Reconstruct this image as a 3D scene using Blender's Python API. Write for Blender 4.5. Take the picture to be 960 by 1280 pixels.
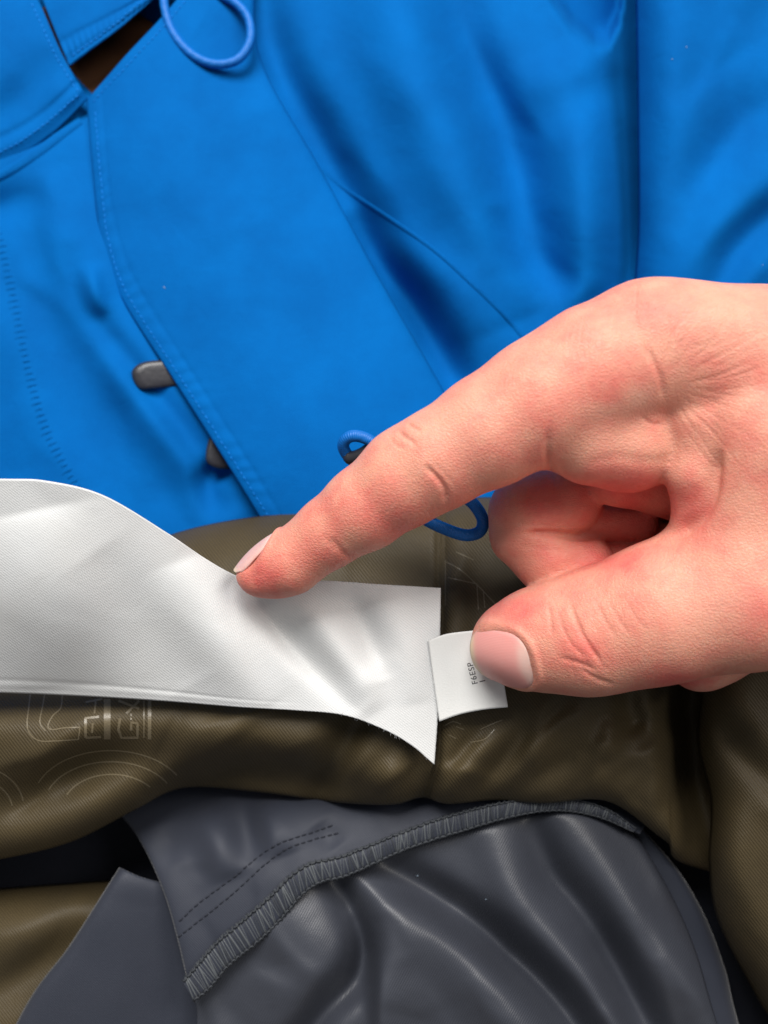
import bpy, bmesh, math, random
import numpy as np
from mathutils import Vector, Matrix
from mathutils.bvhtree import BVHTree

random.seed(7)
rng = np.random.default_rng(7)
for o in list(bpy.data.objects):
    bpy.data.objects.remove(o)
scene = bpy.context.scene
col = scene.collection

# ------------------------------------------------------------------ camera
# 1 unit = 1 m.  The camera looks down on the garment, tilted a little off the vertical.
D = 0.190                       # distance to the plane of the label
S = 0.15 / 960                  # metres per photo pixel in that plane
TILT = math.radians(12)
CX = np.array([1.0, 0.0, 0.0])
CU = np.array([0.0, math.cos(TILT), math.sin(TILT)])
CF = np.array([0.0, math.sin(TILT), -math.cos(TILT)])
CAM = -CF * D

cam_data = bpy.data.cameras.new('camera')
cam = bpy.data.objects.new('camera', cam_data)
col.objects.link(cam)
cam.location = CAM
cam.rotation_euler = (TILT, 0, 0)
cam_data.sensor_fit = 'HORIZONTAL'
cam_data.sensor_width = 36
cam_data.lens = 36 * D / 0.15
cam_data.clip_start = 0.005
cam_data.clip_end = 10
cam_data.dof.use_dof = True
cam_data.dof.focus_distance = D - 0.010
cam_data.dof.aperture_fstop = 19
scene.camera = cam

# ------------------------------------------------------------------ light
world = bpy.data.worlds.new('World')
scene.world = world
world.use_nodes = True
bg = world.node_tree.nodes['Background']
bg.inputs[0].default_value = (0.93, 0.96, 1.0, 1)
bg.inputs[1].default_value = 0.20

def area(name, loc, target, size, power, colr):
    l = bpy.data.lights.new(name, 'AREA')
    l.shape = 'RECTANGLE'
    l.size, l.size_y = size
    l.energy = power
    l.color = colr
    o = bpy.data.objects.new(name, l)
    col.objects.link(o)
    o.location = loc
    o.rotation_euler = (Vector(target) - Vector(loc)).to_track_quat('-Z', 'Y').to_euler()
    return o
area('window_light', (-0.12, 0.56, 0.88), (0, 0, 0), (0.55, 0.55), 20, (1.0, 0.975, 0.94))
area('ceiling_light', (0.60, 0.25, 0.80), (0, 0, 0), (0.4, 0.4), 4.5, (1.0, 0.95, 0.88))

scene.view_settings.view_transform = 'Standard'
scene.view_settings.look = 'None'
scene.view_settings.exposure = 0.0
scene.view_settings.gamma = 1
scene.render.engine = 'CYCLES'
scene.cycles.use_denoising = True
scene.cycles.max_bounces = 8

# ------------------------------------------------------------------ helpers
def P(px, py, d):
    """photo pixel + height (mm towards the camera from the label plane) -> world, metres"""
    px = np.asarray(px, float); py = np.asarray(py, float); d = np.asarray(d, float) * 0.001
    k = S / D
    v = CF + ((px - 480) * k)[..., None] * CX + ((640 - py) * k)[..., None] * CU
    return CAM + (D - d)[..., None] * v

def unP(w):
    r = w - CAM
    z = r @ CF
    k = S / D
    return 480 + (r @ CX) / z / k, 640 - (r @ CU) / z / k, (D - z) * 1000

def RAD(rpx, d):
    return rpx * S * (D - d * 0.001) / D

def spline(pts, n, closed=False):
    pts = np.asarray(pts, float)
    if closed:
        pts = np.vstack([pts[-1], pts, pts[0], pts[1]])
    else:
        pts = np.vstack([2 * pts[0] - pts[1], pts, 2 * pts[-1] - pts[-2]])
    dense = []
    for i in range(1, len(pts) - 2):
        p0, p1, p2, p3 = pts[i - 1:i + 3]
        t = np.linspace(0, 1, 24, endpoint=False)[:, None]
        dense.append(0.5 * (2 * p1 + (p2 - p0) * t + (2 * p0 - 5 * p1 + 4 * p2 - p3) * t ** 2
                            + (3 * p1 - p0 - 3 * p2 + p3) * t ** 3))
    dense.append(pts[-2][None])
    dense = np.vstack(dense)
    L = np.r_[0, np.cumsum(np.linalg.norm(np.diff(dense[:, :2], axis=0), axis=1))]
    s = np.linspace(0, L[-1], n)
    return np.stack([np.interp(s, L, dense[:, k]) for k in range(dense.shape[1])], 1)

def polydist(x, y, pts):
    """distance, side and position along a polyline, for arrays of points"""
    pts = np.asarray(pts, float)
    best = np.full(x.shape, 1e9); side = np.zeros(x.shape); along = np.zeros(x.shape)
    seg = np.linalg.norm(np.diff(pts, axis=0), axis=1); tot = seg.sum(); acc = 0
    for a, b, l in zip(pts[:-1], pts[1:], seg):
        ab = b - a
        t = np.clip(((x - a[0]) * ab[0] + (y - a[1]) * ab[1]) / (l * l), 0, 1)
        dx = x - a[0] - t * ab[0]; dy = y - a[1] - t * ab[1]
        dist = np.hypot(dx, dy)
        m = dist < best
        best = np.where(m, dist, best)
        side = np.where(m, (ab[0] * dy - ab[1] * dx) / (l * np.maximum(dist, 1e-6)), side)
        along = np.where(m, (acc + t * l) / tot, along)
        acc += l
    return best, side, along

def ridge(x, y, pts, amp, w1, w2=None, taper=True, p=2.0):
    """a soft fold along a polyline; w1 = width right of travel (image), w2 = left of it"""
    w2 = w1 if w2 is None else w2
    pl = spline(pts, 24) if len(pts) > 2 else np.asarray(pts, float)
    full = np.zeros(x.shape)
    mg = 3.2 * max(w1, w2)
    sel = (x > pl[:, 0].min() - mg) & (x < pl[:, 0].max() + mg) & (y > pl[:, 1].min() - mg) & (y < pl[:, 1].max() + mg)
    if not sel.any():
        return full
    dist, side, al = polydist(x[sel], y[sel], pl)
    w = w2 + (w1 - w2) * (0.5 + 0.5 * side)
    f = np.exp(-(dist / w) ** p)
    if taper:
        f = f * np.maximum(np.sin(np.clip(al, 0, 1) * math.pi), 0) ** 0.75
    full[sel] = amp * f
    return full

def crumple(x, y, seed, scale, amp):
    r = np.random.default_rng(seed)
    out = np.zeros(x.shape)
    wx = x + scale * .5 * np.sin(y / scale * 1.3 + r.uniform(0, 6)) + scale * .3 * np.sin(y / scale * 2.9 + r.uniform(0, 6))
    wy = y + scale * .5 * np.sin(x / scale * 1.1 + r.uniform(0, 6)) + scale * .3 * np.sin(x / scale * 2.3 + r.uniform(0, 6))
    for i in range(7):
        a = r.uniform(0, math.pi); f = (0.7 + 0.5 * i) / scale
        out += np.sin((wx * math.cos(a) + wy * math.sin(a)) * f + r.uniform(0, 6)) / (1 + 0.7 * i)
    return amp * out / 2

def folds(n, box, ang, spread, amp, ws, wl, length, seed):
    """irregular small creases of cloth: sharp on one side, soft on the other"""
    r = random.Random(seed); out = []
    for _ in range(n):
        x, y = r.uniform(box[0], box[2]), r.uniform(box[1], box[3])
        a = math.radians(ang + r.gauss(0, spread)); l = length * r.uniform(.5, 1.3); pts = []
        bend = r.uniform(-.5, .5)
        for q in (-.5, -.17, .17, .5):
            pts.append((x + math.cos(a + bend * q) * l * q, y + math.sin(a + bend * q) * l * q))
        w1, w2 = ws * r.uniform(.7, 1.3), wl * r.uniform(.7, 1.3)
        if r.random() < .5: w1, w2 = w2, w1
        out.append((pts, amp * r.uniform(.4, 1.2) * r.choice((1, 1, -1)), w1, w2, True, 1.5))
    return out
def new_obj(name, verts, faces, mat, parent=None, smooth=True, uv=None):
    me = bpy.data.meshes.new(name)
    me.from_pydata([tuple(v) for v in verts], [], [tuple(f) for f in faces])
    if uv is not None:
        lay = me.uv_layers.new(name='UVMap')
        idx = np.empty(len(me.loops), np.int32)
        me.loops.foreach_get('vertex_index', idx)
        lay.data.foreach_set('uv', np.asarray(uv, np.float32)[idx].ravel())
    if smooth:
        me.polygons.foreach_set('use_smooth', np.ones(len(me.polygons), bool))
    me.materials.append(mat)
    me.update()
    o = bpy.data.objects.new(name, me)
    col.objects.link(o)
    if parent is not None:
        o.parent = parent
    return o

class Sheet:
    pass

def sheet(name, top, bottom, left, right, nx, ny, mat, parent, ridges=(), extra=None, thick=0.35, smooth=6):
    tc, bc = spline(top, nx), spline(bottom, nx)
    lc, rc = spline(left, ny), spline(right, ny)
    u = np.linspace(0, 1, nx)[None, :, None]; v = np.linspace(0, 1, ny)[:, None, None]
    g = ((1 - v) * tc[None] + v * bc[None] + (1 - u) * lc[:, None] + u * rc[:, None]
         - ((1 - u) * (1 - v) * tc[0] + u * (1 - v) * tc[-1] + (1 - u) * v * bc[0] + u * v * bc[-1]))
    x, y, d = g[..., 0], g[..., 1], g[..., 2].copy()
    for r in ridges:
        d += ridge(x, y, *r)
    base = g[..., 2]
    rd = d - base
    for _ in range(smooth):
        q = np.pad(rd, 1, mode='edge')
        rd = 0.4 * rd + 0.15 * (q[:-2, 1:-1] + q[2:, 1:-1] + q[1:-1, :-2] + q[1:-1, 2:])
    d = base + rd
    if extra is not None:
        d += extra(x, y, u[..., 0] + 0 * x, v[..., 0] + 0 * x)
    w = P(x, y, d).reshape(-1, 3)
    i = np.arange(nx * ny).reshape(ny, nx)
    f = np.stack([i[1:, :-1], i[1:, 1:], i[:-1, 1:], i[:-1, :-1]], -1).reshape(-1, 4)
    uv = np.stack([x * 0.15625, -y * 0.15625], -1).reshape(-1, 2)
    o = new_obj(name, w, f.tolist(), mat, parent, uv=uv)
    if thick:
        m = o.modifiers.new('thickness', 'SOLIDIFY')
        m.thickness = thick * 0.001
        m.offset = -1
    s = Sheet()
    s.obj = o
    s.bvh = BVHTree.FromPolygons([tuple(p) for p in w], f.tolist())
    return s

def hit(sh, px, py, lift=0.0):
    """point where the camera ray of a pixel meets a sheet, lifted (mm) along its normal"""
    q = P(px, py, 0.0)
    dr = Vector(q - CAM).normalized()
    loc, nor, i, t = sh.bvh.ray_cast(Vector(CAM), dr)
    if loc is None:
        return None, None
    if nor.dot(dr) > 0:
        nor = -nor
    return loc + nor * lift * 0.001, nor

def tube(path, r, mat, name, parent, n=10, closed=False, caps=True, uvs=None):
    path = [Vector(p) for p in path]
    N = len(path)
    rr = r if hasattr(r, '__len__') else [r] * N
    verts, faces = [], []
    up = None
    for i in range(N):
        if closed:
            t = path[(i + 1) % N] - path[i - 1]
        else:
            t = path[min(i + 1, N - 1)] - path[max(i - 1, 0)]
        t.normalize()
        if up is None:
            up = t.orthogonal().normalized()
        up = (up - t * up.dot(t)).normalized()
        b = t.cross(up)
        for k in range(n):
            a = 2 * math.pi * k / n
            verts.append(path[i] + (up * math.cos(a) + b * math.sin(a)) * rr[i])
    for i in range(N if closed else N - 1):
        j = (i + 1) % N
        for k in range(n):
            k2 = (k + 1) % n
            faces.append((i * n + k, i * n + k2, j * n + k2, j * n + k))
    if not closed and caps:
        faces.append(tuple(range(n))[::-1]); faces.append(tuple((N - 1) * n + k for k in range(n)))
    if name is None:
        return verts, faces
    uv = [(i * 0.5, k / n) for i in range(N) for k in range(n)]
    return new_obj(name, verts, faces, mat, parent, uv=uv)

class Bag:
    def __init__(self): self.v = []; self.f = []
    def add(self, v, f):
        b = len(self.v)
        self.v += [tuple(q) for q in v]
        self.f += [tuple(i + b for i in q) for q in f]

# ------------------------------------------------------------------ materials
def mat_new(name):
    m = bpy.data.materials.new(name); m.use_nodes = True
    nt = m.node_tree
    return m, nt, nt.nodes['Principled BSDF'], nt.links

def nd(nt, kind, **kw):
    n = nt.nodes.new(kind)
    for k, v in kw.items():
        setattr(n, k, v)
    return n

def fabric(name, colr, colr2, rough, period=0.55, angle=40, twill=0.06, weave=0.0, spec=0.3, sheen=0.0,
           mottle=6.0, mottle_amt=0.5, wrinkle=0.0, thread_col=0.0, sheen_tint=(1, 1, 1), sheen_rough=0.4, aniso=0.0, transl=0.0):
    m, nt, b, L = mat_new(name)
    tc = nd(nt, 'ShaderNodeTexCoord')
    mp = nd(nt, 'ShaderNodeMapping')
    mp.inputs['Rotation'].default_value = (0, 0, math.radians(angle))
    mp.inputs['Scale'].default_value = (1 / period, 1 / period, 1)
    L.new(tc.outputs['UV'], mp.inputs['Vector'])
    wv = nd(nt, 'ShaderNodeTexWave', wave_type='BANDS', bands_direction='X', wave_profile='SIN')
    wv.inputs['Scale'].default_value = 0.314159
    wv.inputs['Distortion'].default_value = 0.6
    wv.inputs['Detail'].default_value = 2
    wv.inputs['Detail Scale'].default_value = 3
    L.new(mp.outputs[0], wv.inputs['Vector'])
    # cross threads
    mp2 = nd(nt, 'ShaderNodeMapping')
    mp2.inputs['Rotation'].default_value = (0, 0, math.radians(angle + 68))
    mp2.inputs['Scale'].default_value = (1 / period / 0.8, 1 / period / 0.8, 1)
    L.new(tc.outputs['UV'], mp2.inputs['Vector'])
    wv2 = nd(nt, 'ShaderNodeTexWave', wave_type='BANDS', bands_direction='X', wave_profile='SIN')
    wv2.inputs['Scale'].default_value = 0.314159
    wv2.inputs['Distortion'].default_value = 0.8
    L.new(mp2.outputs[0], wv2.inputs['Vector'])
    mul = nd(nt, 'ShaderNodeMath', operation='MULTIPLY_ADD')
    L.new(wv2.outputs['Fac'], mul.inputs[0]); mul.inputs[1].default_value = weave
    L.new(wv.outputs['Fac'], mul.inputs[2])
    no = nd(nt, 'ShaderNodeTexNoise')
    no.inputs['Scale'].default_value = 1 / mottle
    no.inputs['Detail'].default_value = 5
    no.inputs['Roughness'].default_value = 0.6
    L.new(tc.outputs['UV'], no.inputs['Vector'])
    fine = nd(nt, 'ShaderNodeTexNoise')
    fine.inputs['Scale'].default_value = 3.0
    fine.inputs['Detail'].default_value = 3
    L.new(tc.outputs['UV'], fine.inputs['Vector'])
    rp = nd(nt, 'ShaderNodeMapRange')
    rp.inputs['From Min'].default_value = 0.35; rp.inputs['From Max'].default_value = 0.65
    rp.inputs['To Max'].default_value = mottle_amt
    L.new(no.outputs['Fac'], rp.inputs['Value'])
    mx = nd(nt, 'ShaderNodeMix', data_type='RGBA')
    mx.inputs['A'].default_value = (*colr, 1); mx.inputs['B'].default_value = (*colr2, 1)
    L.new(rp.outputs[0], mx.inputs['Factor'])
    # thread colour modulation
    mr = nd(nt, 'ShaderNodeMapRange')
    mr.inputs['To Min'].default_value = 1 - thread_col; mr.inputs['To Max'].default_value = 1 + thread_col
    L.new(mul.outputs[0], mr.inputs['Value'])
    vm = nd(nt, 'ShaderNodeVectorMath', operation='SCALE')
    L.new(mx.outputs['Result'], vm.inputs[0]); L.new(mr.outputs[0], vm.inputs['Scale'])
    L.new(vm.outputs[0], b.inputs['Base Color'])
    b.inputs['Roughness'].default_value = rough
    b.inputs['Specular IOR Level'].default_value = spec
    b.inputs['Sheen Weight'].default_value = sheen
    b.inputs['Sheen Roughness'].default_value = sheen_rough
    b.inputs['Sheen Tint'].default_value = (*sheen_tint, 1)
    if aniso:
        b.inputs['Anisotropic'].default_value = aniso
    if transl:
        b.inputs['Subsurface Weight'].default_value = transl
        b.inputs['Subsurface Scale'].default_value = 0.001
        b.inputs['Subsurface Radius'].default_value = (1, 1, 1)
    b1 = nd(nt, 'ShaderNodeBump'); b1.inputs['Strength'].default_value = 1.0
    b1.inputs['Distance'].default_value = twill * 0.001
    L.new(mul.outputs[0], b1.inputs['Height'])
    b2 = nd(nt, 'ShaderNodeBump'); b2.inputs['Strength'].default_value = 1.0
    b2.inputs['Distance'].default_value = 0.00004
    L.new(fine.outputs['Fac'], b2.inputs['Height'])
    L.new(b1.outputs[0], b2.inputs['Normal'])
    last = b2
    if wrinkle:
        wn = nd(nt, 'ShaderNodeTexNoise'); wn.inputs['Scale'].default_value = 0.22; wn.inputs['Detail'].default_value = 4
        wn.inputs['Distortion'].default_value = 1.0
        L.new(tc.outputs['UV'], wn.inputs['Vector'])
        b3 = nd(nt, 'ShaderNodeBump'); b3.inputs['Distance'].default_value = wrinkle * 0.001
        L.new(wn.outputs['Fac'], b3.inputs['Height']); L.new(last.outputs[0], b3.inputs['Normal'])
        last = b3
    L.new(last.outputs[0], b.inputs['Normal'])
    return m

def plain(name, colr, rough, spec=0.4, noise=0.15, scale=900, bump=0.05):
    m, nt, b, L = mat_new(name)
    tc = nd(nt, 'ShaderNodeTexCoord')
    no = nd(nt, 'ShaderNodeTexNoise'); no.inputs['Scale'].default_value = scale; no.inputs['Detail'].default_value = 4
    L.new(tc.outputs['Object'], no.inputs['Vector'])
    mr = nd(nt, 'ShaderNodeMapRange'); mr.inputs['To Min'].default_value = 1 - noise; mr.inputs['To Max'].default_value = 1 + noise
    L.new(no.outputs['Fac'], mr.inputs['Value'])
    vm = nd(nt, 'ShaderNodeVectorMath', operation='SCALE'); vm.inputs[0].default_value = colr
    L.new(mr.outputs[0], vm.inputs['Scale']); L.new(vm.outputs[0], b.inputs['Base Color'])
    b.inputs['Roughness'].default_value = rough
    b.inputs['Specular IOR Level'].default_value = spec
    bp = nd(nt, 'ShaderNodeBump'); bp.inputs['Distance'].default_value = bump * 0.001
    L.new(no.outputs['Fac'], bp.inputs['Height']); L.new(bp.outputs[0], b.inputs['Normal'])
    return m

BLUE = fabric('blue shell cloth', (0.000, 0.100, 0.350), (0.000, 0.083, 0.300), 0.85, period=0.46, angle=45, twill=0.045, weave=0.8,
              spec=0.06, mottle=16, mottle_amt=1.0, wrinkle=0.14, thread_col=0.09)
BROWN = fabric('brown twill lining', (0.062, 0.046, 0.022), (0.050, 0.038, 0.020), 0.52, period=0.52, angle=-38, twill=0.05,
               spec=0.22, mottle=14, mottle_amt=0.8, thread_col=0.24, wrinkle=0.10)
WHITE = fabric('white satin label cloth', (0.63, 0.64, 0.645), (0.60, 0.605, 0.60), 0.38, period=0.42, angle=-52, twill=0.022, weave=0.6,
               spec=0.45, mottle=18, mottle_amt=0.8, thread_col=0.05, wrinkle=0.05)
TAG = fabric('white tag ribbon', (0.74, 0.745, 0.73), (0.71, 0.71, 0.69), 0.5, period=0.2, angle=0, twill=0.006, weave=1, spec=0.3, mottle=5)
SLATE = fabric('slate woven cloth', (0.026, 0.030, 0.044), (0.021, 0.025, 0.038), 0.6, period=0.36, angle=-45, twill=0.03, weave=0.4,
               spec=0.35, sheen=0.15, mottle=10, thread_col=0.08, wrinkle=0.05)
SATIN = fabric('grey satin pocketing', (0.038, 0.042, 0.055), (0.031, 0.034, 0.046), 0.48, period=0.45, angle=28, twill=0.034,
               spec=0.6, mottle=12, thread_col=0.18, wrinkle=0.07)
NAVY = fabric('dark navy shade backing', (0.012, 0.014, 0.022), (0.010, 0.012, 0.02), 0.7, spec=0.2)  # near-black tone standing in for shade in the hollow under the lining
INNER = fabric('rust brown inner cloth', (0.075, 0.032, 0.013), (0.05, 0.022, 0.010), 0.7, spec=0.2)
CORD = fabric('blue cord braid', (0.000, 0.125, 0.47), (0.000, 0.11, 0.40), 0.5, period=0.35, angle=30, twill=0.05, weave=0.6, spec=0.4)
PLASTIC = plain('dark grey moulded plastic', (0.024, 0.024, 0.030), 0.38, 0.45, scale=700, bump=0.08)
BTHREAD = plain('blue thread', (0.006, 0.20, 0.66), 0.7, 0.2)
DTHREAD = plain('dark thread', (0.018, 0.020, 0.028), 0.7, 0.2)
GTHREAD = plain('grey overlock thread', (0.082, 0.090, 0.098), 0.6, 0.35)
GTHREAD2 = plain('dark overlock thread', (0.035, 0.039, 0.046), 0.65, 0.3)
PRINT = plain('tonal lining print', (0.125, 0.100, 0.060), 0.38, 0.5, noise=0.35, scale=2500)
INK = plain('black ink', (0.03, 0.03, 0.035), 0.7, 0.2, noise=0.4, scale=4000)
LINT = plain('pale lint', (0.3, 0.38, 0.48), 0.9, 0.1)
TABLE = plain('dark wood surface', (0.16, 0.09, 0.05), 0.5, 0.4, noise=0.4, scale=30)

# ------------------------------------------------------------------ the surface under the garment
tz = -0.085
tb = new_obj('tabletop', [(-0.45, -0.45, tz), (0.45, -0.45, tz), (0.45, 0.45, tz), (-0.45, 0.45, tz),
                          (-0.45, -0.45, tz - 0.02), (0.45, -0.45, tz - 0.02), (0.45, 0.45, tz - 0.02), (-0.45, 0.45, tz - 0.02)],
             [(0, 1, 2, 3), (7, 6, 5, 4), (0, 4, 5, 1), (1, 5, 6, 2), (2, 6, 7, 3), (3, 7, 4, 0)], TABLE, smooth=False)
tb['kind'] = 'structure'

# ------------------------------------------------------------------ the jacket
jacket = bpy.data.objects.new('jacket', None)
col.objects.link(jacket)
jacket.location = (0, 0, 0)
jacket['label'] = 'bright blue shell jacket turned out at the hem, brown twill lining and grey inner pocket'
jacket['category'] = 'jacket'

def dip(x, y, u, v):
    return crumple(x, y, 3, 130, 1.4) + crumple(x, y, 4, 48, 0.35)

# --- dark sheet added underneath to keep the hollow between lining and pocket dark
sheet('shade_backing', [(-330, 700, -50), (480, 700, -46), (1290, 700, -50)], [(-330, 1540, -52), (480, 1540, -52), (1290, 1540, -52)],
      [(-330, 700, -50), (-330, 1120, -46), (-330, 1540, -52)], [(1290, 700, -50), (1290, 1120, -46), (1290, 1540, -52)],
      60, 50, NAVY, jacket, extra=lambda x, y, u, v: crumple(x, y, 9, 150, 2))

def front_extra(x, y, u, v):
    yc = np.interp(x, [655, 690, 715, 745, 760, 774, 786], [-90, 0, 34, 57, 54, 26, -90])
    s = (yc - y)
    pit = -22 / (1 + np.exp(-s / 6.0)) * np.clip(s / 40 + .6, 0, 1) + 1.6 * np.exp(-(s / 14) ** 2)
    return pit * ((x > 655) & (x < 786)) - 22 * np.exp(-((x - 150) / 62) ** 2 - ((y - 55) / 62) ** 2) + crumple(x, y, 3, 130, 1.3) + crumple(x, y, 4, 52, 0.3)
# --- the blue front panel that everything blue lies on
front = sheet('front_panel',
      [(-330, -330, -66), (480, -330, -62), (1290, -330, -66)], [(-330, 800, -36), (480, 800, -34), (1290, 800, -40)],
      [(-330, -330, -66), (-330, 240, -48), (-330, 800, -36)], [(1290, -330, -66), (1290, 240, -50), (1290, 800, -40)],
      420, 340, BLUE, jacket,
      ridges=folds(26, (-100, 150, 330, 680), 60, 25, .8, 9, 34, 150, 5) + folds(24, (430, -60, 790, 420), 62, 22, .9, 12, 44, 190, 6) + [(r[0], r[1] * (1.9 if r[0][0][0] < 300 else 2.4), *r[2:]) for r in [
          # left of the storm flap
          ([(60, 210), (85, 330), (150, 450), (240, 580), (300, 680)], 3.4, 30, 55),
          ([(85, 300), (100, 370), (150, 440), (235, 545), (300, 640)], -2.2, 16, 16),
          ([(110, 330), (118, 370), (130, 395)], 2.0, 12, 12),
          ([(-60, 300), (5, 262), (60, 240)], -2.4, 24, 28),
          ([(-20, 330), (15, 420), (60, 560), (120, 700)], 1.6, 46, 30),
          ([(275, 650), (260, 600), (300, 585)], -3.0, 16, 16),
          # right of the storm flap
          ([(310, -120), (340, 60), (412, 205), (482, 335), (570, 490)], -4.2, 30, 30),
          ([(450, -160), (510, 60), (565, 200), (650, 400)], 4.6, 62, 56),
          ([(540, -40), (590, 70), (632, 170), (655, 270), (720, 370)], -4.0, 34, 30),
          ([(620, 260), (660, 320), (720, 360)], -1.6, 22, 22),
          ([(690, 60), (725, 150), (738, 300), (740, 460)], 4.0, 44, 70),
          ([(650, 150), (720, 90), (790, 70)], 1.2, 30, 34),
          ([(670, 150), (720, 115), (780, 95)], -1.2, 34, 30),
          ([(806, -200), (806, 150), (798, 330), (730, 470)], -8.0, 42, 36),
          ([(430, 270), (475, 335), (520, 390), (570, 480), (600, 540)], -3.6, 20, 26),
          ([(470, 300), (560, 350), (640, 460)], 1.2, 40, 30),
      ]], extra=front_extra)

# the curved seam to the right of the flap: a raised, stitched-down edge
def strip(name, pts, width, height, mat, parent, sh, lift=0.0, n=120):
    """a low rounded strip of cloth that follows a sheet"""
    c = spline(pts, n)
    t = np.gradient(c, axis=0); t /= np.linalg.norm(t, axis=1)[:, None]
    nn = np.stack([-t[:, 1], t[:, 0]], 1)
    prof = [(-1, -0.3), (-0.7, 0.7), (-0.2, 1), (0.3, 1), (0.75, 0.7), (1, -0.3)]
    verts = []; rows = 0
    for i in range(n):
        row = []
        for a, hgt in prof:
            q, no = hit(sh, c[i, 0] + nn[i, 0] * a * width, c[i, 1] + nn[i, 1] * a * width, lift + hgt * height)
            if q is None:
                row = None; break
            row.append(q)
        if row:
            verts += row; rows += 1
    k = len(prof)
    f = [(i * k + j, i * k + j + 1, (i + 1) * k + j + 1, (i + 1) * k + j) for i in range(rows - 1) for j in range(k - 1)]
    uv = [(a * 1.2, i * 0.3) for i in range(rows) for a in range(k)]
    return new_obj(name, verts, f, mat, parent, uv=uv)

def stitches(name, pts, sh, mat, parent, pitch=8.0, length=6.0, r=0.9, lift=0.12, jitter=0.4, slant=0.0):
    """a run of thread stitches lying on a sheet: real little capsules, one joined piece"""
    c = spline(pts, 600)
    L = np.r_[0, np.cumsum(np.linalg.norm(np.diff(c, axis=0), axis=1))]
    bag = Bag(); s = 0
    while s + length < L[-1]:
        jx, jy = random.uniform(-jitter, jitter), random.uniform(-jitter, jitter)
        path, rad = [], []
        for q, lf, rr in ((0, -0.15, .45), (.2, lift, .9), (.5, lift * 1.5, 1), (.8, lift, .9), (1, -0.15, .45)):
            ss = s + q * length
            x = np.interp(ss, L, c[:, 0]) + jx + slant * (q - .5)
            y = np.interp(ss, L, c[:, 1]) + jy + slant * (q - .5)
            p, no = hit(sh, x, y, lf)
            if p is None:
                path = None; break
            path.append(p); rad.append(r * S * rr)
        if path:
            bag.add(*tube(path, rad, None, None, None, n=6))
        s += pitch * random.uniform(.93, 1.07)
    o = new_obj(name, bag.v, bag.f, mat, parent)
    o['kind'] = 'stuff'
    return o

seam1 = strip('seam', [(395, 205), (430, 235), (480, 268), (540, 310), (590, 355), (640, 405), (690, 470)], 3.0, 0.28, BLUE, front.obj, front)

# puckered seam down the left edge
def pucker(name, pts, sh, width=13, n=46):
    c = spline(pts, n); bag = Bag()
    t = np.gradient(c, axis=0); t /= np.linalg.norm(t, axis=1)[:, None]
    for i in range(1, n - 1):
        nx, ny = -t[i, 1], t[i, 0]
        w = width * random.uniform(.6, 1.0); path = []; rad = []
        for q in np.linspace(-1, 1, 7):
            p, no = hit(sh, c[i, 0] + nx * q * w + random.uniform(-.5, .5), c[i, 1] + ny * q * w + 3 * q * q,
                        -0.40 + 0.14 * (1 - q * q))
            if p is None: break
            path.append(p); rad.append((2.4 + 0.5 * random.random()) * S * (1.15 - 0.5 * q * q))
        if len(path) == 7:
            bag.add(*tube(path, rad, None, None, None, n=8))
    o = new_obj(name, bag.v, bag.f, BLUE, sh.obj); o['kind'] = 'stuff'
    return o
pucker('gathered_seam', [(-8, 270), (5, 320), (18, 380), (35, 460), (55, 530), (85, 590), (118, 640)], front, 11, 52)

# --- blue sleeve on the right, overlapping the front panel
def sleeve_extra(x, y, u, v):
    return crumple(x, y, 11, 120, 1.2) + crumple(x, y, 12, 60, 0.4) - 7.0 * np.exp(-(x - 795) / 16) + 4 * np.exp(-((x - 850) / 55) ** 2)
sleeve = sheet('sleeve',
      [(792, -330, -46), (1000, -330, -44), (1290, -330, -56)], [(770, 560, -40), (1000, 560, -34), (1290, 560, -44)],
      [(792, -330, -46), (795, 0, -43), (797, 150, -42), (797, 300, -41), (785, 420, -40), (770, 560, -40)],
      [(1290, -330, -56), (1290, 100, -52), (1290, 560, -44)],
      160, 200, BLUE, jacket,
      ridges=[([(980, 110), (920, 165), (865, 240), (845, 300)], -3.2, 30, 22),
              ([(1010, 190), (940, 240), (890, 310), (870, 370)], 3.0, 26, 26),
              ([(1010, 240), (950, 280), (905, 335), (880, 400)], -4.0, 22, 26),
              ([(1010, 300), (950, 330), (900, 400)], 3.0, 30, 20),
              ([(830, -200), (840, 100), (850, 300)], 2.0, 40, 30)] + folds(18, (820, -60, 1100, 420), 130, 20, .9, 10, 36, 130, 8), extra=sleeve_extra, thick=0.5)

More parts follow.
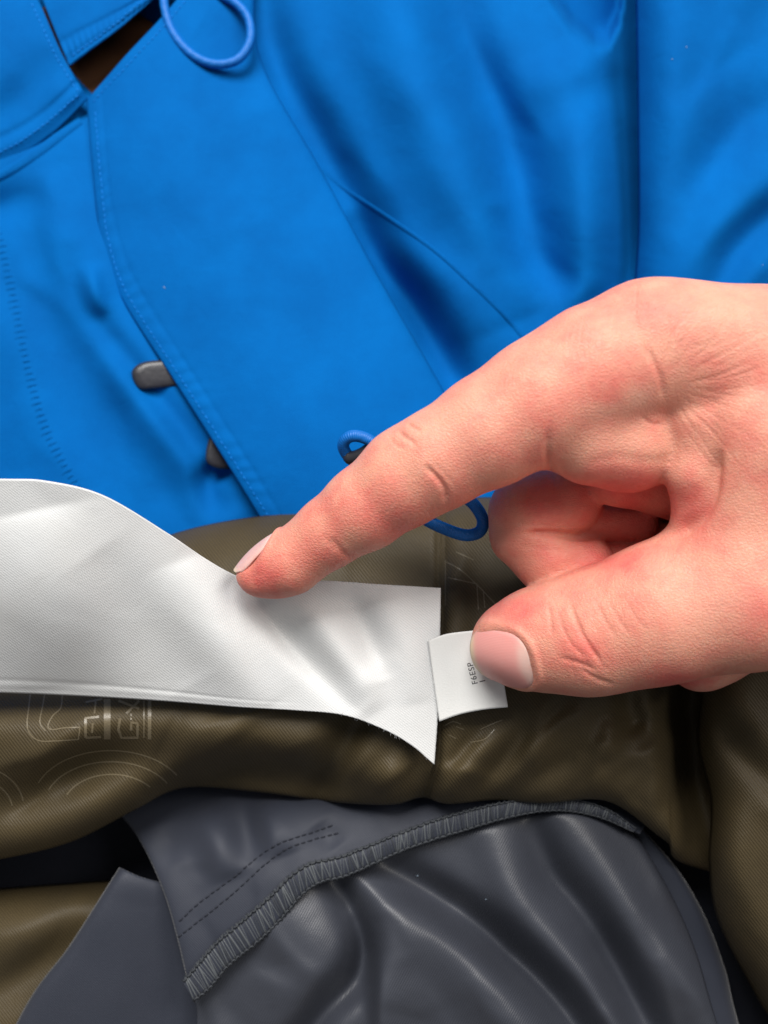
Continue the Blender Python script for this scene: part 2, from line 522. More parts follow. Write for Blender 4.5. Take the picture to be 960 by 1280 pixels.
# --- storm flap
def flap_extra(x, y, u, v):
    e = np.minimum(u, 1 - u)
    hem = 0.22 * np.exp(-((u - 0.045) / 0.03) ** 2) - 0.12 * np.exp(-((u - 0.085) / 0.012) ** 2)
    roll = -1.6 * np.exp(-(1 - u) / 0.02) - 0.4 * np.exp(-u / 0.010) - 0.6 * np.exp(-v / 0.010)
    puck = 0.10 * np.sin(v * 190 + 2 * np.sin(v * 31)) * np.exp(-((u - 0.06) / 0.035) ** 2)
    return hem + roll + puck + crumple(x, y, 21, 150, 0.8) + crumple(x, y, 22, 60, 0.22) + 2.6 * np.sin(u * math.pi) ** 0.8
flap = sheet('storm_flap',
      [(108, 125, -47.4), (160, 66, -47.4), (205, 18, -48.4), (262, -50, -51.4), (330, -120, -55.4)],
      [(352, 692, -30.4), (450, 690, -30.4), (560, 690, -31.4), (665, 690, -33.4)],
      [(108, 125, -47.4), (117, 230, -44.4), (126, 300, -42.4), (150, 370, -39.9), (220, 480, -35.9), (290, 590, -32.4), (352, 692, -30.4)],
      [(330, -120, -55.4), (318, 0, -51.4), (330, 85, -49.4), (400, 210, -45.9), (470, 340, -42.4), (550, 480, -38.4), (610, 590, -34.9), (665, 690, -33.4)],
      170, 260, BLUE, jacket,
      ridges=[([(250, 30), (300, 60), (330, 130)], -1.2, 24, 24),
              ([(150, 310), (190, 270), (260, 300)], -0.6, 40, 30),
              ([(200, 130), (260, 300), (420, 600)], 0.9, 70, 70)] + folds(12, (150, 120, 520, 600), 55, 40, .35, 16, 50, 170, 9), extra=flap_extra, thick=0.7)
stitches('stitching', [(119, 140), (127, 230), (136, 300), (160, 368), (230, 478), (300, 588), (345, 660)], flap, BTHREAD, flap.obj,
         pitch=7.5, length=5.5, r=0.6)
stitches('stitching', [(116, 128), (165, 76), (212, 25), (260, -35)], flap, BTHREAD, flap.obj, pitch=7.5, length=5.5, r=0.6)

# --- pocket opening at the upper left: two flaps and the inner cloth behind the gap
sheet('pocket_bag', [(40, 20, -52), (120, -40, -55), (250, -110, -59)], [(95, 170, -53), (170, 90, -54), (330, -10, -59)],
      [(40, 20, -52), (60, 90, -53), (95, 170, -53)], [(250, -110, -59), (290, -60, -60), (330, -10, -59)], 40, 40, INNER, jacket,
      extra=lambda x, y, u, v: -10 * np.sin(np.clip(u, 0, 1) * math.pi) * np.sin(np.clip(v, 0, 1) * math.pi))
def upper_extra(x, y, u, v):
    return crumple(x, y, 31, 70, 0.6) + 0.5 * np.exp(-((v - .93) / .03) ** 2) - 0.4 * np.exp(-((v - .87) / .02) ** 2) + 0.15 * np.sin(u * 110) * np.exp(-((v - .92) / .05) ** 2)
upper = sheet('pocket_flap',
      [(-10, -130, -53), (120, -130, -52), (300, -130, -54)], [(86, 82, -48), (112, 62, -47), (150, 34, -47), (196, -5, -49)],
      [(-10, -130, -53), (40, -30, -50), (86, 82, -48)], [(300, -130, -54), (240, -60, -51), (196, -5, -49)],
      90, 90, BLUE, jacket, extra=upper_extra, thick=0.5)
upper.obj['label'] = 'narrow blue pocket edge with a frayed hem'
stitches('stitching', [(90, 70), (115, 52), (150, 25), (190, -10)], upper, BTHREAD, upper.obj, pitch=7, length=5, r=0.8)
def left_extra(x, y, u, v):
    return (crumple(x, y, 33, 80, 0.8) + 2.2 * np.exp(-((u - .8) / .14) ** 2) * np.sin(v * 3.0)
            - 0.5 * np.exp(-(1 - u) / .02) - 0.5 * np.exp(-(1 - v) / .02)
            + 0.5 * np.exp(-((v - .95) / .02) ** 2) - 0.45 * np.exp(-((v - .91) / .012) ** 2))
leftf = sheet('pocket_flap',
      [(-330, -130, -54), (-150, -130, -51), (-14, -130, -51)], [(-330, 300, -49), (-150, 262, -46), (0, 206, -46.5), (62, 170, -46.5), (110, 124, -47)],
      [(-330, -130, -54), (-330, 80, -52), (-330, 300, -49)], [(-14, -130, -51), (48, 0, -47), (78, 68, -46), (110, 124, -47)],
      110, 110, BLUE, jacket, ridges=[([(60, 60), (30, 120), (-40, 160)], -1.8, 26, 26), ([(90, 130), (60, 100)], 0.8, 18, 18)], extra=left_extra, thick=0.5)
leftf.obj['label'] = 'wide blue pocket flap at the top left corner'
stitches('stitching', [(-80, 222), (0, 190), (50, 160), (98, 118)], leftf, BTHREAD, leftf.obj, pitch=7, length=5, r=0.8)
stitches('stitching', [(40, 5), (70, 70), (100, 118)], leftf, BTHREAD, leftf.obj, pitch=7, length=5, r=0.8)
left_hem = strip('hem', [(-80, 250), (0, 219), (45, 192), (80, 165), (100, 150)], 7, 0.5, BLUE, front.obj, front)

# --- elastic loop at the top
loop_pts = [(x_, y_, z_ - 9.5) for x_, y_, z_ in [(204, -30, -38), (206, 10, -37), (217, 42, -36), (240, 68, -35), (268, 80, -34.5), (296, 75, -35), (312, 53, -36), (311, 25, -37), (296, 5, -38), (270, -10, -39), (235, -35, -40)]]
lp = spline(loop_pts, 120)
loop = tube(P(lp[:, 0], lp[:, 1], lp[:, 2]), RAD(5.6, -45), CORD, 'elastic_loop', jacket, n=14)
loop.data.name = 'elastic_loop'
loop['label'] = 'blue elastic loop lying over the top of the storm flap'

# --- zip pulls under the flap edge
def pull(pts, d0, d1, mat, name, label, th=1.8):
    """rounded moulded tab from an outline (pixels), domed"""
    c = spline(pts, 48, closed=True)[:-1]
    cen = c.mean(0)
    fd = unP(np.array(hit(front, cen[0], cen[1])[0])[None])[2][0]
    d0 += fd; d1 += fd
    levels = [(1.0, 0.0), (1.04, .35), (1.0, .72), (.9, .93), (.7, 1.0), (.35, 1.03), (.05, 1.04)]
    verts, faces = [], []
    n = len(c)
    for sc, hgt in levels:
        q = cen + (c - cen) * sc
        tilt = d0 + (d1 - d0) * (q[:, 0] - c[:, 0].min()) / (np.ptp(c[:, 0]))
        verts += P(q[:, 0], q[:, 1], tilt + hgt * th).tolist()
    for l in range(len(levels) - 1):
        for k in range(n):
            k2 = (k + 1) % n
            faces.append((l * n + k, (l + 1) * n + k, (l + 1) * n + k2, l * n + k2)[::-1])
    faces.append(tuple((len(levels) - 1) * n + k for k in range(n))[::-1])
    faces.append(tuple(range(n)))
    o = new_obj(name, verts, faces, mat, jacket)
    bm = bmesh.new(); bm.from_mesh(o.data); bmesh.ops.recalc_face_normals(bm, faces=bm.faces); bm.to_mesh(o.data); bm.free()
    o['label'] = label
    return o
pull([(166, 466), (176, 455), (196, 451), (225, 452), (245, 470), (235, 482), (215, 483), (190, 486), (174, 485)], 0.3, -2.6, PLASTIC,
     'zip_pull', 'dark grey zip pull, the upper one under the flap edge', 2.0)
pull([(262, 548), (268, 542), (285, 556), (296, 575), (290, 584), (275, 586), (260, 579), (258, 566)], 0.2, -1.6, PLASTIC,
     'zip_pull', 'dark grey zip pull, the small lower one under the flap edge', 1.8)

# --- brown lining, folded over the hem
def lining_extra(x, y, u, v):
    roll = -11 * np.exp(-v / 0.045) - 7 * np.exp(-(1 - v) / 0.05) - 8.0
    bulge = 5.0 * np.sin(np.clip(v, 0, 1) * math.pi)
    sx = np.interp(y, [600, 735, 860, 955, 1010], [552, 551, 548, 544, 530])
    seam = -1.6 * np.exp(-((x - sx) / 7) ** 2) + 0.9 * np.exp(-((x - sx - 22) / 16) ** 2)
    return roll + bulge + seam + crumple(x, y, 41, 110, 0.9) + crumple(x, y, 42, 45, 0.25)
lining = sheet('lining',
      [(-330, 800, -22), (-60, 752, -18), (110, 712, -15), (170, 688, -14), (220, 666, -13), (290, 650, -12), (370, 641, -12), (460, 638, -12), (580, 622, -12), (690, 630, -13), (790, 680, -15), (900, 740, -18), (1290, 800, -30)],
      [(-330, 1110, 0), (-100, 1088, 0), (0, 1074, 0), (90, 1052, 1), (170, 1012, 1), (230, 985, 1), (320, 990, 1), (420, 1003, 2), (490, 1006, 3), (528, 997, 1.5), (560, 1005, 3.5), (620, 1000, 2.5), (680, 1004, 3.5), (760, 1002, 2), (830, 1050, -2), (890, 1090, -8), (1290, 1160, -24)],
      [(-330, 800, -22), (-330, 960, -6), (-330, 1110, 0)], [(1290, 800, -30), (1290, 1000, -26), (1290, 1160, -24)],
      420, 150, BROWN, jacket,
      ridges=[
          ([(-300, 920), (0, 908), (200, 914), (350, 926), (460, 940)], 5.6, 48, 40),
          ([(470, 870), (430, 930), (385, 1030)], -6.5, 24, 20),
          ([(200, 1010), (260, 985), (330, 972), (430, 990), (480, 1010)], -9.0, 30, 30),
          ([(-40, 1030), (60, 990), (150, 950), (240, 930)], -4.5, 26, 34),
          ([(-60, 985), (40, 950), (130, 915)], 2.0, 30, 22),
          ([(330, 930), (300, 960), (260, 985)], -2.0, 40, 26),
          ([(60, 980), (120, 950), (180, 940)], -2.6, 26, 30),
          ([(200, 905), (300, 930), (390, 950)], 1.4, 40, 30),
          ([(500, 955), (470, 990)], 1.6, 16, 16),
          ([(640, 905), (600, 945), (560, 995)], 2.2, 14, 22),
          ([(668, 905), (630, 950), (585, 1000)], -2.4, 14, 12),
          ([(690, 910), (660, 950), (620, 1000)], 2.0, 14, 14),
          ([(735, 930), (690, 960), (640, 1000)], -2.2, 12, 12),
          ([(760, 900), (740, 950), (720, 1000)], 2.4, 30, 24),
          ([(785, 850), (788, 890), (800, 920)], -5.0, 18, 18),
          ([(860, 760), (860, 900), (868, 980), (900, 1100)], -16.0, 30, 36),
          ([(800, 1000), (830, 940), (840, 900)], 2.0, 22, 22),
          ([(790, 1010), (815, 960)], -2.0, 10, 10),
          ([(430, 700), (520, 690), (560, 720)], -3.0, 40, 40),
      ] + folds(18, (-60, 890, 520, 1000), 150, 30, 1.1, 7, 26, 120, 10) + folds(22, (560, 880, 860, 1010), 130, 16, 1.7, 7, 20, 110, 12), extra=lining_extra, thick=0.45)
# narrow stitched-down seam beside the label
strip('seam', [(553, 640), (552, 735), (550, 800), (548, 900), (545, 955), (533, 998)], 4, 0.25, BROWN, lining.obj, lining, n=90)

# lining fold on the right and lining behind the pocket on the left
sheet('lining_fold', [(885, 800, -8), (1000, 790, -4), (1290, 800, -14)], [(1030, 1540, -26), (1120, 1540, -18), (1290, 1540, -24)],
      [(885, 800, -8), (876, 870, -8), (872, 930, -8), (888, 1000, -8), (886, 1080, -9), (897, 1150, -11), (945, 1245, -15), (990, 1330, -18), (1030, 1540, -26)],
      [(1290, 800, -14), (1290, 1100, -14), (1290, 1540, -24)], 110, 200, BROWN, jacket,
      ridges=[([(880, 880), (930, 950), (1000, 1010)], -3.0, 18, 22), ([(900, 860), (960, 920), (1020, 950)], 1.5, 22, 22),
              ([(905, 1000), (925, 1120), (985, 1240)], 2.5, 28, 30)] + folds(14, (880, 850, 1080, 1280), 60, 20, .9, 8, 26, 140, 13),
      extra=lambda x, y, u, v: -9 * np.exp(-u / 0.035) + crumple(x, y, 51, 90, 1.0), thick=0.45)
sheet('lining_fold', [(-330, 1130, -28), (-100, 1118, -25), (0, 1110, -24), (80, 1104, -24), (160, 1100, -25), (240, 1110, -28)],
      [(-330, 1540, -34), (0, 1540, -30), (240, 1540, -30)],
      [(-330, 1130, -28), (-330, 1300, -24), (-330, 1540, -34)], [(240, 1110, -28), (240, 1300, -26), (240, 1540, -30)],
      130, 110, BROWN, jacket,
      ridges=[([(-60, 1270), (40, 1215), (120, 1150)], -3.5, 30, 24), ([(-60, 1190), (40, 1160), (110, 1125)], 2.5, 30, 24)],
      extra=lambda x, y, u, v: -12 * np.exp(-v / 0.04) + crumple(x, y, 53, 80, 1.3), thick=0.45)

# tone-on-tone print on the lining
def print_strokes(strokes, name, width=1.6):
    bag = Bag()
    for st in strokes:
        w = width
        if isinstance(st, tuple) and isinstance(st[1], (int, float)):
            st, w = st
        c = np.asarray(st, float)
        # densify straight pieces
        q = [c[0]]
        for a, b in zip(c[:-1], c[1:]):
            m = max(2, int(np.hypot(*(b - a)) / 3))
            q += [a + (b - a) * t for t in np.linspace(0, 1, m)[1:]]
        q = np.array(q)
        t = np.gradient(q, axis=0); t /= np.linalg.norm(t, axis=1)[:, None] + 1e-9
        nn = np.stack([-t[:, 1], t[:, 0]], 1)
        v = []
        for i in range(len(q)):
            for s in (-1, 1):
                p, no = hit(lining, q[i, 0] + nn[i, 0] * s * w / 2, q[i, 1] + nn[i, 1] * s * w / 2, 0.05)
                if p is None: break
                v.append(p)
        if len(v) < 2 * len(q): continue
        f = [(2 * i, 2 * i + 1, 2 * i + 3, 2 * i + 2) for i in range(len(q) - 1)]
        bag.add(v, f)
    return new_obj(name, bag.v, bag.f, PRINT, lining.obj)
def arc(cx, cy, rx, ry, a0, a1, n=30):
    a = np.radians(np.linspace(a0, a1, n))
    return [(cx + rx * math.cos(t), cy + ry * math.sin(t)) for t in a]
def rnd(pts, n=40):
    return [tuple(p) for p in spline(pts, n)]
logo = [
    rnd([(38, 868), (36, 885), (34, 905), (38, 918), (50, 926), (70, 926), (98, 924)]),
    [(98, 924), (100, 909)],
    rnd([(100, 909), (80, 910), (66, 912), (60, 908), (66, 895), (76, 885), (78, 868)]),
    rnd([(56, 868), (53, 885), (50, 903), (57, 914)]),
    ([(107, 878), (128, 874)], 2.5), ([(106, 898), (124, 896)], 3), ([(107, 898), (107, 922)], 3.4), ([(107, 922), (126, 921)], 3),
    ([(116, 904), (115, 916)], 2.5), ([(120, 876), (118, 892)], 2.2),
    ([(134, 874), (134, 924)], 8.5),
    ([(150, 898), (148, 912), (152, 922), (172, 922), (172, 904), (164, 903), (164, 913)], 3.2),
    ([(148, 876), (174, 886)], 3), ([(174, 876), (158, 892)], 3), ([(164, 892), (164, 900)], 2.4),
    [(180, 876), (180, 922)], ([(187, 876), (187, 924)], 4.5),
    arc(138, 1000, 96, 62, 200, 330), arc(138, 1006, 82, 54, 200, 330), arc(140, 1012, 62, 44, 205, 320),
    arc(-30, 1010, 60, 52, 270, 350), arc(-30, 1014, 46, 40, 270, 350),
]
pr1 = print_strokes(logo, 'print'); pr1['label'] = 'tone on tone lettering and rings on the lining'; pr1['kind'] = 'stuff'
print_strokes([
    rnd([(552, 700), (575, 712), (600, 735), (622, 758)]), [(560, 722), (596, 730)], [(596, 730), (598, 762)], [(557, 757), (557, 700)], [(604, 738), (606, 760)],
    [(570, 690), (592, 700)],
    rnd([(556, 907), (566, 902), (576, 905)]), rnd([(570, 908), (580, 912)]), rnd([(560, 918), (570, 923)]),
    rnd([(588, 928), (606, 924), (618, 912)]), rnd([(600, 912), (615, 905), (628, 900)]),
], 'print', 1.2)['kind'] = 'stuff'

# --- grey pocket pieces
sl_left = sheet('pocket_panel', [(149, 1084, -17), (190, 1100, -18), (290, 1120, -24)], [(-90, 1540, -22), (150, 1540, -22), (340, 1540, -26)],
      [(149, 1084, -17), (88, 1180, -17), (20, 1280, -18), (-90, 1540, -22)], [(290, 1120, -24), (320, 1300, -24), (340, 1540, -26)],
      100, 160, SLATE, jacket, ridges=[([(160, 1130), (130, 1300), (120, 1420)], 1.2, 40, 40)],
      extra=lambda x, y, u, v: -2.5 * np.exp(-u / 0.03) - 1.5 * np.exp(-v / 0.02) + crumple(x, y, 61, 80, 0.5), thick=0.4)
sl_left.obj['label'] = 'flat slate grey panel running to the bottom left'
ov_top = [(228, 1226), (267, 1180), (300, 1151), (335, 1121), (362, 1094), (388, 1078), (430, 1068), (500, 1040), (560, 1019), (640, 1000), (700, 996), (755, 1009), (796, 1036)]
ov_bot = [(243, 1252), (264, 1236), (285, 1210), (322, 1180), (350, 1153), (378, 1120), (402, 1104), (436, 1095), (505, 1064), (565, 1044), (640, 1022), (695, 1014), (748, 1022), (792, 1040)]
slate = sheet('pocket_panel',
      [(120, 985, -34), (220, 965, -34), (320, 955, -34), (520, 960, -32), (680, 950, -32), (830, 985, -34)],
      [(238, 1244, -12), (268, 1205, -12), (300, 1172, -12), (340, 1134, -12), (370, 1103, -12), (395, 1091, -12.5), (432, 1082, -14), (500, 1052, -14), (600, 1022, -13.5), (690, 1006, -14), (755, 1016, -16), (800, 1042, -18)],
      [(120, 985, -34), (160, 1030, -26), (183, 1066, -20), (206, 1120, -15), (222, 1175, -13), (238, 1244, -12)],
      [(830, 985, -34), (820, 1010, -26), (800, 1042, -18)],
      220, 90, SLATE, jacket,
      ridges=[([(245, 1010), (270, 1050), (285, 1100)], 3.2, 22, 26), ([(330, 1000), (345, 1040), (355, 1070)], 2.4, 22, 26), ([(300, 990), (310, 1040), (315, 1080)], -2.0, 20, 20),
              ([(395, 1030), (420, 1060)], -1.5, 18, 18), ([(205, 1030), (220, 1080)], -1.2, 18, 18)] + folds(12, (200, 1000, 480, 1180), 75, 25, .6, 8, 24, 90, 15),
      extra=lambda x, y, u, v: -0.8 * np.exp(-u / 0.012) + crumple(x, y, 63, 60, 0.4), thick=0.4)
slate.obj['label'] = 'slate grey panel with a double row of dark stitches'
stitches('stitching', [(224, 1152), (250, 1128), (290, 1098), (330, 1066), (352, 1053), (385, 1042), (420, 1030)], slate, DTHREAD, slate.obj, pitch=8.5, length=7.0, r=1.2, lift=0.06)
stitches('stitching', [(222, 1172), (250, 1150), (290, 1118), (330, 1082), (356, 1062), (390, 1050), (430, 1040)], slate, DTHREAD, slate.obj, pitch=8.5, length=7.0, r=1.2, lift=0.06)

satin = sheet('pocket_lining',
      [(240, 1246, -14), (268, 1214, -14), (300, 1182, -14), (345, 1145, -14), (372, 1112, -14), (398, 1098, -14.5), (434, 1088, -16), (502, 1058, -16), (602, 1030, -15.5), (692, 1012, -16), (755, 1018, -18), (798, 1046, -20)],
      [(228, 1540, -22), (400, 1540, -16), (600, 1540, -14), (800, 1540, -16), (985, 1540, -28)],
      [(240, 1246, -14), (246, 1290, -16), (228, 1540, -22)],
      [(798, 1046, -20), (840, 1120, -20), (870, 1190, -21), (900, 1290, -22), (985, 1540, -28)],
      280, 220, SATIN, jacket,
      ridges=[
          ([(690, 990), (750, 1075), (800, 1155), (860, 1235), (960, 1370)], 7.0, 40, 30),
          ([(650, 1000), (690, 1090), (730, 1140), (760, 1190), (800, 1270), (860, 1390)], -8.5, 22, 22),
          ([(600, 1000), (640, 1115), (690, 1180), (745, 1245), (840, 1380)], 5.0, 28, 28),
          ([(440, 1060), (560, 1130), (640, 1195), (700, 1255), (790, 1380)], -10.0, 22, 22),
          ([(440, 1120), (530, 1165), (610, 1235), (720, 1390)], 6.0, 50, 34),
          ([(430, 1080), (466, 1165), (474, 1230), (474, 1400)], 7.0, 9, 60),
          ([(380, 1070), (435, 1120), (456, 1170), (446, 1220), (400, 1270), (320, 1380)], -7.5, 20, 20),
          ([(300, 1130), (370, 1170), (390, 1220), (330, 1330)], 4.0, 50, 46),
          ([(250, 1230), (272, 1290), (266, 1400)], 1.4, 12, 14),
      ] + folds(26, (270, 1070, 880, 1290), 52, 18, .9, 8, 26, 110, 14), smooth=14, extra=lambda x, y, u, v: -2.0 * np.exp(-v / 0.01) - 2.0 * np.exp(-(1 - u) / 0.015) + crumple(x, y, 65, 70, 0.7) + crumple(x, y, 66, 26, 0.12), thick=0.3)
satin.obj['label'] = 'grey satin pocket lining in soft shiny folds'
edge = sheet('pocket_panel', [(700, 985, -30), (770, 1005, -25), (812, 1045, -24)], [(860, 1540, -28), (930, 1540, -28), (1000, 1540, -32)],
      [(700, 985, -30), (790, 1200, -26), (860, 1540, -28)], [(812, 1045, -24), (850, 1090, -23), (884, 1150, -23), (908, 1215, -24), (925, 1285, -25), (1000, 1540, -32)],
      60, 160, SLATE, jacket, extra=lambda x, y, u, v: -3 * np.exp(-(1 - u) / 0.05) + crumple(x, y, 67, 60, 0.5), thick=0.4)
edge.obj['label'] = 'narrow slate grey strip along the right of the satin'

# overlocked seam: padded band with threads across it and a chain along each side
nb = 260
ct, cb = spline(ov_top, nb), spline(ov_bot, nb)
band_d = np.interp(np.linspace(0, 1, nb), [0, .3, .42, .55, .8, 1], [-10.6, -10.4, -11.2, -12.2, -12.2, -16])
vb = []
prof = [(0, -2.0), (.06, -.25), (.2, .12), (.5, .22), (.8, .12), (.94, -.25), (1, -2.2)]
for i in range(nb):
    for a, hgt in prof:
        q = ct[i] * (1 - a) + cb[i] * a
        vb.append(P(q[0], q[1], band_d[i] + hgt - 0.5))
k = len(prof)
fb = [(i * k + j, (i + 1) * k + j, (i + 1) * k + j + 1, i * k + j + 1) for i in range(nb - 1) for j in range(k - 1)]
fb = [f[::-1] for f in fb]
uvb = [(a * 4, i * 0.5) for i in range(nb) for a, _ in prof]
seam = new_obj('overlock_seam', vb, fb, SLATE, jacket, uv=uvb)
seam['label'] = 'zigzag overlocked seam in grey thread'
bag, bag2 = Bag(), Bag()
i = 1.0
while i < nb - 4:
    lean = random.uniform(-2.0, 2.6); path = []; rad = []
    thick = random.choice([0.5, 0.7, 0.9, 1.2])
    for a in np.linspace(-.02, 1.0, 8):
        ii = min(nb - 1, max(0, i + lean * (a - .5)))
        q = np.array([np.interp(ii, range(nb), ct[:, c]) * (1 - a) + np.interp(ii, range(nb), cb[:, c]) * a for c in (0, 1)])
        hg = np.interp(a, [p[0] for p in prof], [p[1] for p in prof])
        path.append(P(q[0], q[1], np.interp(ii, range(nb), band_d) + max(hg, -.9) - 0.42))
        rad.append(thick * S)
    (bag if random.random() < .68 else bag2).add(*tube(path, rad, None, None, None, n=6))
    i += random.uniform(1.0, 1.75)
t1 = new_obj('overlock_thread', bag.v, bag.f, GTHREAD, seam); t1['kind'] = 'stuff'
t2 = new_obj('overlock_thread', bag2.v, bag2.f, GTHREAD2, seam); t2['kind'] = 'stuff'
bag = Bag()
for edge_a in (0.02, 0.97):
    i = 0.0
    while i < nb - 4:
        path, rad = [], []
        step = random.uniform(2.6, 3.6)
        for q, off in ((0, -.05), (.3, .05), (.7, .05), (1, -.05)):
            ii = min(nb - 1, i + q * step * 1.15)
            a = edge_a + off * (1 if edge_a < .5 else -1) + random.uniform(-.02, .02)
            p2 = [np.interp(ii, range(nb), ct[:, c]) * (1 - a) + np.interp(ii, range(nb), cb[:, c]) * a for c in (0, 1)]
            path.append(P(p2[0], p2[1], np.interp(ii, range(nb), band_d) - .45 + (.2 if 0 < q < 1 else -.1)))
            rad.append(1.3 * S * (1 if 0 < q < 1 else .6))
        bag.add(*tube(path, rad, None, None, None, n=6))
        i += step
t3 = new_obj('overlock_chain', bag.v, bag.f, GTHREAD2, seam); t3['kind'] = 'stuff'

# --- white label sewn to the lining
def label_extra(x, y, u, v):
    selv = 0.08 * np.exp(-((v - 0.965) / 0.012) ** 2) - 0.12 * np.exp(-((v - 0.94) / 0.008) ** 2)
    return selv * np.clip((0.8 - u) * 6, 0, 1) + crumple(x, y, 71, 120, 0.5) + crumple(x, y, 72, 34, 0.10)
label = sheet('woven_label',
      [(-330, 615, 16), (-150, 598, 20), (0, 599, 22), (60, 602, 22), (130, 620, 20), (210, 667, 15), (255, 697, 10.5), (290, 717, 7.0), (330, 732, 4.0), (400, 726, 2.5), (470, 730, 1.0), (551, 735, -0.6)],
      [(-330, 858, 3), (-150, 863, 2), (0, 866, 1.4), (100, 870, 1.6), (200, 876, 2), (300, 884, 2.4), (370, 888, 2.4), (430, 894, 2.6), (480, 912, 1.8), (515, 932, 1.0), (543, 956, 0.4)],
      [(-330, 615, 16), (-330, 740, 13), (-330, 858, 3)], [(551, 735, -0.6), (550, 800, 0.2), (548, 880, 0.6), (543, 956, 0.4)],
      330, 130, WHITE, jacket,
      ridges=[(r[0], r[1] * 1.25, *r[2:]) for r in [
          ([(285, 722), (330, 765), (380, 820), (450, 890)], -2.2, 16, 26),
          ([(230, 700), (260, 770), (300, 850), (330, 890)], 1.6, 40, 30),
          ([(120, 690), (170, 760), (230, 860)], -1.0, 46, 40),
          ([(40, 640), (60, 740), (70, 860)], 2.2, 70, 70),
          ([(360, 745), (410, 800), (470, 890)], 1.5, 26, 22),
          ([(430, 735), (455, 780), (480, 850)], -1.3, 18, 16),
          ([(470, 740), (500, 790), (520, 880)], 1.0, 20, 24),
          ([(440, 880), (470, 840), (500, 820)], 0.5, 16, 16),
      ]], extra=label_extra, thick=0.3)
label.obj['label'] = 'wide white satin label sewn across the brown lining'
frag = Bag()      # cut threads at the lower corner of the label
for k_ in range(24):
    t_ = random.random()
    c0 = np.array([np.interp(t_, [0, .35, .7, 1], [430, 480, 515, 543]), np.interp(t_, [0, .35, .7, 1], [893, 911, 931, 955]), np.interp(t_, [0, 1], [2.2, .2])])
    a_ = random.uniform(.6, 2.4); l_ = random.uniform(2, 5)
    path = [P(c0[0] + math.cos(a_) * l_ * q - 2, c0[1] - 2 + math.sin(a_) * l_ * q, c0[2] - 0.6 * q) for q in (0, .35, .7, 1)]
    frag.add(*tube(path, [.3 * S] * 4, None, None, None, n=4))
fr = new_obj('frayed_threads', frag.v, frag.f, WHITE, label.obj, uv=[(0, 0)] * len(frag.v)); fr['kind'] = 'stuff'

# --- small tag
tag = sheet('size_tag', [(535, 801, 1.2), (556, 793, 2.0), (585, 789, 3.0), (620, 786, 3.2)], [(549, 902, 1.0), (575, 893, 1.9), (605, 887, 2.6), (635, 884, 2.4)],
      [(535, 801, 1.2), (541, 845, 1.3), (549, 902, 1.0)], [(620, 786, 3.2), (627, 835, 3.3), (635, 884, 2.4)], 40, 40, TAG, label.obj,
      extra=lambda x, y, u, v: 0.7 * np.sin(u * math.pi) ** 1.2, thick=0.22)
tag.obj['label'] = 'small white printed tag pinched under the thumb'

def printed(text, px, py, size_px, dirv, sh, parent, spacing=1.0):
    cu = bpy.data.curves.new('print', 'FONT'); cu.body = text; cu.size = 1.0; cu.space_character = spacing
    ob = bpy.data.objects.new('tmp', cu); col.objects.link(ob)
    bpy.context.view_layer.update()
    me = bpy.data.meshes.new_from_object(ob.evaluated_get(bpy.context.evaluated_depsgraph_get()))
    bpy.data.objects.remove(ob)
    bm = bmesh.new(); bm.from_mesh(me)
    dx, dy = dirv; l = math.hypot(dx, dy); dx, dy = dx / l, dy / l
    for v in bm.verts:
        a, b = v.co.x * size_px, v.co.y * size_px
        # reading direction (dx,dy); letter tops point to its left in the image
        q, no = hit(sh, px + dx * a + dy * b, py + dy * a - dx * b, 0.05)
        if q is None:
            q = Vector(P(px + dx * a + dy * b, py + dy * a - dx * b, 3.0))
        v.co = q
    bm.to_mesh(me); bm.free()
    me.materials.clear(); me.materials.append(INK)
    o = bpy.data.objects.new('print', me); col.objects.link(o); o.parent = parent
    return o
printed('F6ESP', 597.5, 854.5, 10.5, (-10, -40), tag, tag.obj, 1.12)
printed('1', 607, 853, 10.5, (-10, -40), tag, tag.obj, 1.1)

# --- cord loop behind the finger, with its clamp
lower = [(437, 572, -2), (429, 556, 0), (437, 546, 1.5), (452, 546, 2), (470, 556, 2), (500, 585, 1), (540, 606, 2), (572, 617, 2.5), (590, 628, 2.5), (603, 648, 2), (600, 664, 2), (582, 669, 2), (556, 661, 2), (530, 648, 1), (500, 625, -1), (465, 595, -3)]
lc_ = spline(lower, 160, closed=True)[:-1]
cl = tube(P(lc_[:, 0], lc_[:, 1], lc_[:, 2]), RAD(7.6, 1), CORD, 'cord_loop', jacket, n=14, closed=True)
cl['label'] = 'blue drawcord loop showing on both sides of the index finger'
cp = spline([(431, 571, -1.5), (440, 572, -1), (452, 568, 0), (470, 556, 1.5)], 20)
tube(P(cp[:, 0], cp[:, 1], cp[:, 2]), [RAD(r_, 0) for r_ in np.interp(range(20), [0, 2, 16, 19], [5.5, 8.5, 8.5, 6])], PLASTIC, 'cord_clamp', cl, n=14)
cp = spline([(512, 634, 2), (530, 640, 2.2), (552, 630, 2.4), (566, 625, 2.5)], 20)
tube(P(cp[:, 0], cp[:, 1], cp[:, 2]), [RAD(r_, 0) for r_ in np.interp(range(20), [0, 2, 16, 19], [5, 7, 7, 4])], PLASTIC, 'cord_clamp', cl, n=14)

